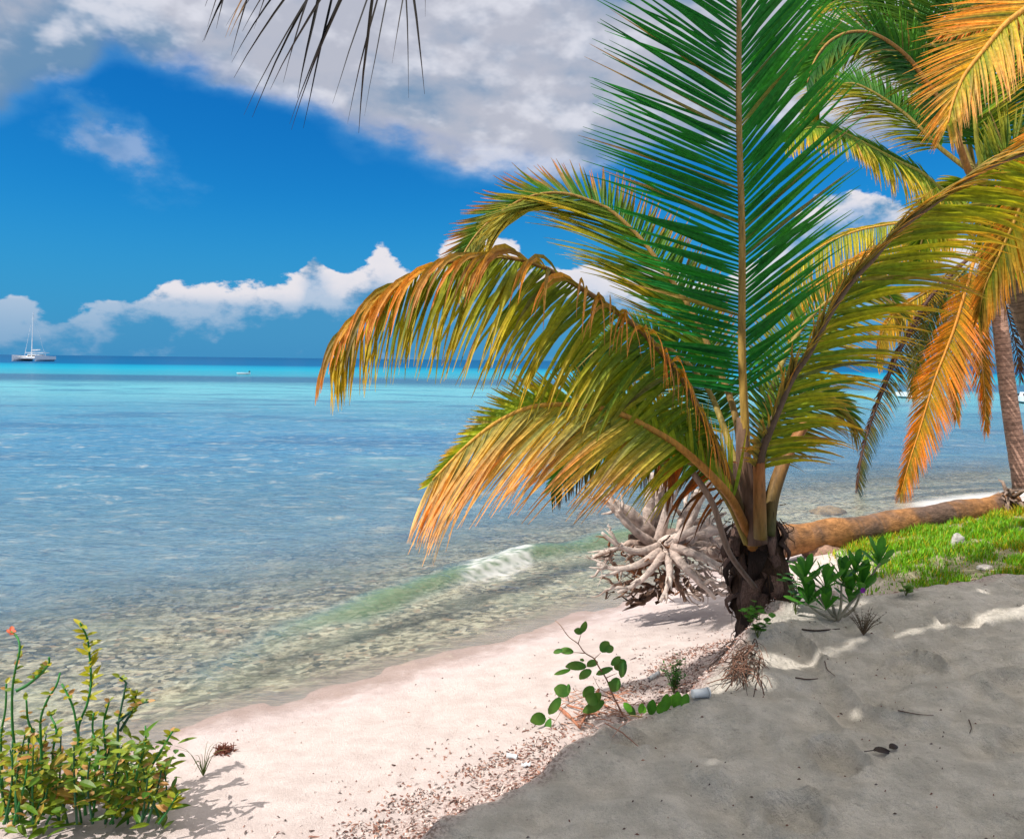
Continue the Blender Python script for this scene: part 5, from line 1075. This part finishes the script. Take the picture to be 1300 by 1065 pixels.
# rubbish and stones
def lump(px, py, sx, sy, sz_, col, name, label, cat, mat, seed=0, lift=.3):
    g = gpix(px, py); mb = MB(); nu, nv = 16, 10; vs = []
    for i in range(nv + 1):
        th = math.pi * i / nv
        for j in range(nu):
            ph = 2 * math.pi * j / nu; v = Vector((math.sin(th) * math.cos(ph), math.sin(th) * math.sin(ph), math.cos(th)))
            k = 1 + .28 * mnoise.noise(v * 1.6 + Vector((seed, 0, 0))) + .14 * mnoise.noise(v * 4 + Vector((seed, 3, 0)))
            vs.append(g + Vector((v.x * sx * k, v.y * sy * k, v.z * sz_ * k + sz_ * lift)))
    mb.add(vs, [(i * nu + j, i * nu + (j + 1) % nu, (i + 1) * nu + (j + 1) % nu, (i + 1) * nu + j) for i in range(nv) for j in range(nu)], col)
    return meta(mb.build(name, mat, None, True), label, cat)
lump(1042, 702, .24, .16, .10, (.42, .26, .19), 'coral_rock', 'flat pinkish rock between the log end and the grass', 'rock', M_rock, 1)
lump(1216, 692, .07, .05, .09, (.50, .48, .44), 'coral_rock', 'upright grey stone in the grass below the log', 'rock', M_rock, 4)
lump(1250, 722, .08, .05, .03, (.72, .66, .62), 'coral_rock', 'small white stone at the lower edge of the grass', 'rock', M_rock, 6)
lump(1052, 652, .28, .2, .10, (.46, .30, .18), 'coral_rock', 'tan rock breaking the water behind the log', 'rock', M_rock, 8)
lump(1065, 614 + 76, .10, .07, .05, (.36, .24, .19), 'coral_rock', 'small brown rock against the log beside the grass', 'rock', M_rock, 9)
# white cup lying on its side, flattened tube, plastic shard
def tubelet(px, py, ln, r, dirv, col, name, label, cat, open_=True, lid=None):
    g = gpix(px, py); g.z += r; dv = Vector(dirv).normalized(); o = empty(name, g - Vector((0, 0, r)), label, cat); mb = MB(); n_ = 20
    u = dv.cross(Vector((0, 0, 1))).normalized(); w = dv.cross(u); prof = [(-.5, .82), (-.5, .9), (0, .95), (.46, 1.0), (.47, 1.07), (.5, 1.07), (.5, 1.0), (.49, .96), (-.44, .80)]
    vs = [g + dv * (a * ln) + (u * math.cos(k * 2 * math.pi / n_) + w * math.sin(k * 2 * math.pi / n_)) * (r * b) for a, b in prof for k in range(n_)]
    fs = [(i * n_ + k, i * n_ + (k + 1) % n_, (i + 1) * n_ + (k + 1) % n_, (i + 1) * n_ + k) for i in range(len(prof) - 1) for k in range(n_)] + [tuple(range(n_ - 1, -1, -1)), tuple((len(prof) - 1) * n_ + k for k in range(n_))]
    mb.add(vs, fs, col); mb.build('cup_body', M_plastic, o, True)
    if lid:
        m2_ = MB(); c = g + dv * (ln * .55); m2_.tube([c, c + dv * .008], r * 1.12, 20, lid); m2_.build('rim', M_plastic, o)
tubelet(888, 887, .075, .022, (1, .25, 0), (1, 1, 1), 'plastic_cup', 'white plastic cup lying in the litter beside the dry roots', 'cup', lid=(.9, .9, .9))
tubelet(650, 963, .06, .014, (1, -.3, -.05), (1, 1, 1), 'plastic_cup', 'pale crushed cup at the lower end of the litter band', 'cup')
def shard(px, py, L_, W_, H_, ang, label, name='plastic_scrap', cat='plastic scrap'):
    g = gpix(px, py); mb = MB(); d_ = Vector((math.cos(ang), math.sin(ang), .18)); e_ = Vector((-math.sin(ang), math.cos(ang), .1)); vs = []
    for i in range(7):
        for j in range(4):
            f, v = i / 6 - .5, j / 3 - .5; vs.append(g + d_ * f * L_ + e_ * v * W_ + Vector((0, 0, H_ * (1 - 4 * v * v) + .012 + .006 * math.sin(i * 2.1 + j))))
    mb.add(vs, [(i * 4 + j, i * 4 + j + 1, i * 4 + j + 5, i * 4 + j + 4) for i in range(6) for j in range(3)], (1, 1, 1)); o = meta(mb.build(name, M_plastic, None, True), label, cat); md = o.modifiers.new('s', 'SOLIDIFY'); md.thickness = .003
shard(830, 861, .11, .03, .012, .7, 'grey blue plastic strip on the dark weed behind the sapling')
shard(1046, 722, .10, .06, .03, .1, 'small blue white container scrap on the shells beside the palm base')
shard(668, 974, .05, .02, .01, -.1, 'tiny white plastic ring piece on the shaded sand at the bottom')

# ------------------------------------------------------------------ grass
rs = np.random.default_rng(15); N_ = 190000
gx_ = rs.uniform(2.6, 8.4, N_); gy_ = rs.uniform(4.9, 12.0, N_); w_ = turf_w(gx_, gy_)
dens = w_ * (.30 + .70 * (fbm(gx_, gy_, 3.5, 3) > -.05)); keep = rs.random(N_) < dens
pxg = PX0 + F * gx_ / gy_; keep &= (pxg < 1340) 
gx_, gy_ = gx_[keep][:56000], gy_[keep][:56000]; gh_ = ground_h(gx_, gy_); print('grass', len(gx_))
nb_ = len(gx_); a = rs.uniform(0, 6.28, nb_); hh = rs.uniform(.02, .07, nb_) * np.clip(.25 + 1.7 * (fbm(gx_, gy_, 3.5, 3) + .5), .25, 2.2); ln = rs.uniform(.1, .9, nb_) * hh
ww = rs.uniform(.003, .0065, nb_)
V = np.zeros((nb_, 5, 3)); ca, sa = np.cos(a), np.sin(a); wx, wy = -sa * ww, ca * ww
for j, (f, wf) in enumerate([(0, 1), (0, -1), (.55, .8), (.55, -.8), (1, 0)]):
    V[:, j, 0] = gx_ + ca * ln * f * f + wx * wf; V[:, j, 1] = gy_ + sa * ln * f * f + wy * wf; V[:, j, 2] = gh_ - .004 + hh * f
base = np.array([[.15, .36, .012]]) * rs.uniform(.6, 1.5, (nb_, 1)); yl = (rs.random(nb_) < (.15 + .4 * smooth(5.6, 7, gx_) + .9 * np.clip(fbm(gx_, gy_, 1.8, 3), 0, .6)))[:, None]; base = np.where(yl, np.array([[.46, .38, .02]]) * rs.uniform(.6, 1.3, (nb_, 1)), base)
mb = MB(); me = bpy.data.meshes.new('grass'); me.from_pydata(V.reshape(-1, 3).tolist(), [], [f for i in range(nb_) for f in ((5 * i, 5 * i + 1, 5 * i + 3, 5 * i + 2), (5 * i + 2, 5 * i + 3, 5 * i + 4))])
ca_ = me.color_attributes.new('Col', 'FLOAT_COLOR', 'POINT'); arr = np.ones((nb_ * 5, 4), np.float32); arr[:, :3] = np.repeat(base, 5, 0); ca_.data.foreach_set('color', arr.ravel())
meta(link_mesh('grass', me, M_leaf), 'bright green and yellow grass between the log and the bare sand', 'grass', kind='stuff')

# ------------------------------------------------------------------ boats
def P_(o, x, y, z): return o + Vector((x, y, z))
def hull(mb, c, L_, B_, Hh, ang, bow=.35, col=(1, 1, 1)):
    """pointed hull, bow toward local -y"""
    n_ = 14; R_ = Matrix.Rotation(ang, 3, 'Z'); vs = []
    for i in range(n_ + 1):
        f = i / n_; y = (f - .5) * L_; w = B_ / 2 * min(1, (f / bow) ** .6) * (1 - .15 * max(0, f - .8) / .2); up_ = Hh * (1 + .25 * (1 - f) ** 2)
        for (xx, zz) in [(-w, up_), (-w * .92, Hh * .35), (0, -.12 * Hh), (w * .92, Hh * .35), (w, up_)]: vs.append(c + R_ @ Vector((xx, y, zz)))
    fs = [(i * 5 + j, i * 5 + j + 1, (i + 1) * 5 + j + 1, (i + 1) * 5 + j) for i in range(n_) for j in range(4)] + [(i * 5, (i + 1) * 5, (i + 1) * 5 + 4, i * 5 + 4) for i in range(n_)] + [tuple(n_ * 5 + j for j in range(5))]
    mb.add(vs, fs, col)
def boxm(mb, c, sx, sy, sz_, ang=0, taper=1.0):
    R_ = Matrix.Rotation(ang, 3, 'Z'); vs = [c + R_ @ Vector((x * sx / 2 * (taper if z else 1), y * sy / 2 * (taper if z else 1), z * sz_)) for z in (0, 1) for x, y in ((-1, -1), (1, -1), (1, 1), (-1, 1))]
    mb.add(vs, [(3, 2, 1, 0), (4, 5, 6, 7), (0, 1, 5, 4), (1, 2, 6, 5), (2, 3, 7, 6), (3, 0, 4, 7)])
Yc = 300.0; c0 = at(42, 457, Yc); c0.z = 0
ct = empty('catamaran', c0, 'white sailing catamaran with bare mast anchored near the horizon', 'catamaran')
ang = .08; R_ = Matrix.Rotation(ang, 3, 'Z')
for s_ in (-1, 1):
    mb = MB(); hull(mb, c0 + R_ @ Vector((s_ * 4.0, 0, 0)), 14, 2.3, 1.9, ang, .5); mb.build('hull', M_white, ct)
mb = MB(); boxm(mb, c0 + R_ @ Vector((0, 2, .95)), 7.2, 8.5, .6, ang); boxm(mb, c0 + R_ @ Vector((0, -3.4, 1.0)), 7.6, .5, .35, ang); mb.build('deck', M_white, ct)
mb = MB(); boxm(mb, c0 + R_ @ Vector((0, 2.0, 1.55)), 4.6, 5, 1.0, ang, .82); cb = mb.build('cabin', M_white, ct)
mb = MB(); boxm(mb, c0 + R_ @ Vector((0, -.42, 1.9)), 3.6, .1, .4, ang); w_o = mb.build('window', M_dark, None); w_o.parent = cb
mb = MB(); boxm(mb, c0 + R_ @ Vector((0, 3.2, 3.1)), 6.6, 4.4, .18, ang); 
for sx_ in (-2.9, 2.9): mb.tube([c0 + R_ @ Vector((sx_, 3.2, 1.5)), c0 + R_ @ Vector((sx_, 3.2, 3.1))], .06, 6)
mb.build('canopy', M_white, ct)
mb = MB(); mb.tube([c0 + R_ @ Vector((0, -1.2, 1.0)), c0 + R_ @ Vector((.5, -.6, 18.5))], [.20, .11], 8); mb.build('mast', M_white, ct)
mb = MB(); mb.tube([c0 + R_ @ Vector((.1, -1, 4.1)), c0 + R_ @ Vector((.1, 5, 4.3))], [.22, .16], 8); mb.build('boom', M_white, ct)
mb = MB()
for e_ in [(-3.8, 1.5, 1.6), (3.8, 1.5, 1.6), (0, -6.5, 1.5)]: mb.tube([c0 + R_ @ Vector((.45, -.7, 17.5)), c0 + R_ @ Vector(e_)], .03, 4)
mb.build('stay', M_white, ct)
Ys = 330.0; c0 = at(430, 462, Ys); c0.z = 0
sb = empty('sailboat', c0, 'small white sailboat with bare mast seen through the tip of the long drooping frond', 'sailboat')
mb = MB(); hull(mb, c0, 6.5, 2.4, .9, 1.2); mb.build('hull', M_white, sb)
mb = MB(); boxm(mb, c0 + Vector((0, 0, .9)), 2.6, 1.5, .7, .3, .8); mb.build('cabin', M_white, sb)
mb = MB(); boxm(mb, c0 + Vector((.2, 0, 1.9)), 3.2, 1.6, .12, .2); mb.tube([c0 + Vector((1.2, 0, .9)), c0 + Vector((1.2, 0, 1.9))], .05, 5); mb.tube([c0 + Vector((-.8, 0, .9)), c0 + Vector((-.8, 0, 1.9))], .05, 5); mb.build('canopy', M_white, sb)
mb = MB(); mb.tube([c0 + Vector((0, 0, .8)), c0 + Vector((-.1, 0, 11))], [.12, .07], 6); mb.build('mast', M_white, sb)
c0 = at(310, 476, 112); c0.z = 0
dg = empty('dinghy', c0, 'low white dinghy floating over the dark reef left of the palm', 'dinghy')
mb = MB(); hull(mb, c0, 1.9, .8, .26, 1.35); mb.build('hull', M_white, dg)
mb = MB(); boxm(mb, c0 + Vector((.7, .1, .16)), .2, .2, .34, 0, .8); mb.build('motor', M_dark, dg)
def mboat(px, Y_, ang, label, s_=1.0):
    c0 = at(px, 500, Y_); c0.z = 0; o = empty('motorboat', c0, label, 'motorboat', 'small motorboats moored off the beach'); R_ = Matrix.Rotation(ang, 3, 'Z')
    mb = MB(); hull(mb, c0, 3.2 * s_, 1.0 * s_, .42 * s_, ang); mb.build('hull', M_white, o)
    mb = MB(); boxm(mb, c0 + R_ @ Vector((0, .1, .4)) * s_, .6 * s_, .7 * s_, .32 * s_, ang, .85); k = mb.build('cabin', M_white, o)
    mb = MB(); boxm(mb, c0 + R_ @ Vector((0, -.26, .5)) * s_, .5 * s_, .04, .14 * s_, ang); q = mb.build('windscreen', M_dark, None); q.parent = k
    mb = MB(); boxm(mb, c0 + R_ @ Vector((0, 1.65, .15)) * s_, .2 * s_, .22 * s_, .45 * s_, ang, .8); mb.build('motor', M_dark, o)
mboat(1163, 57, .25, 'white motorboat half hidden behind the orange hanging frond')
mboat(1303, 52, -.3, 'white motorboat cut by the right edge beside the leaning trunk')
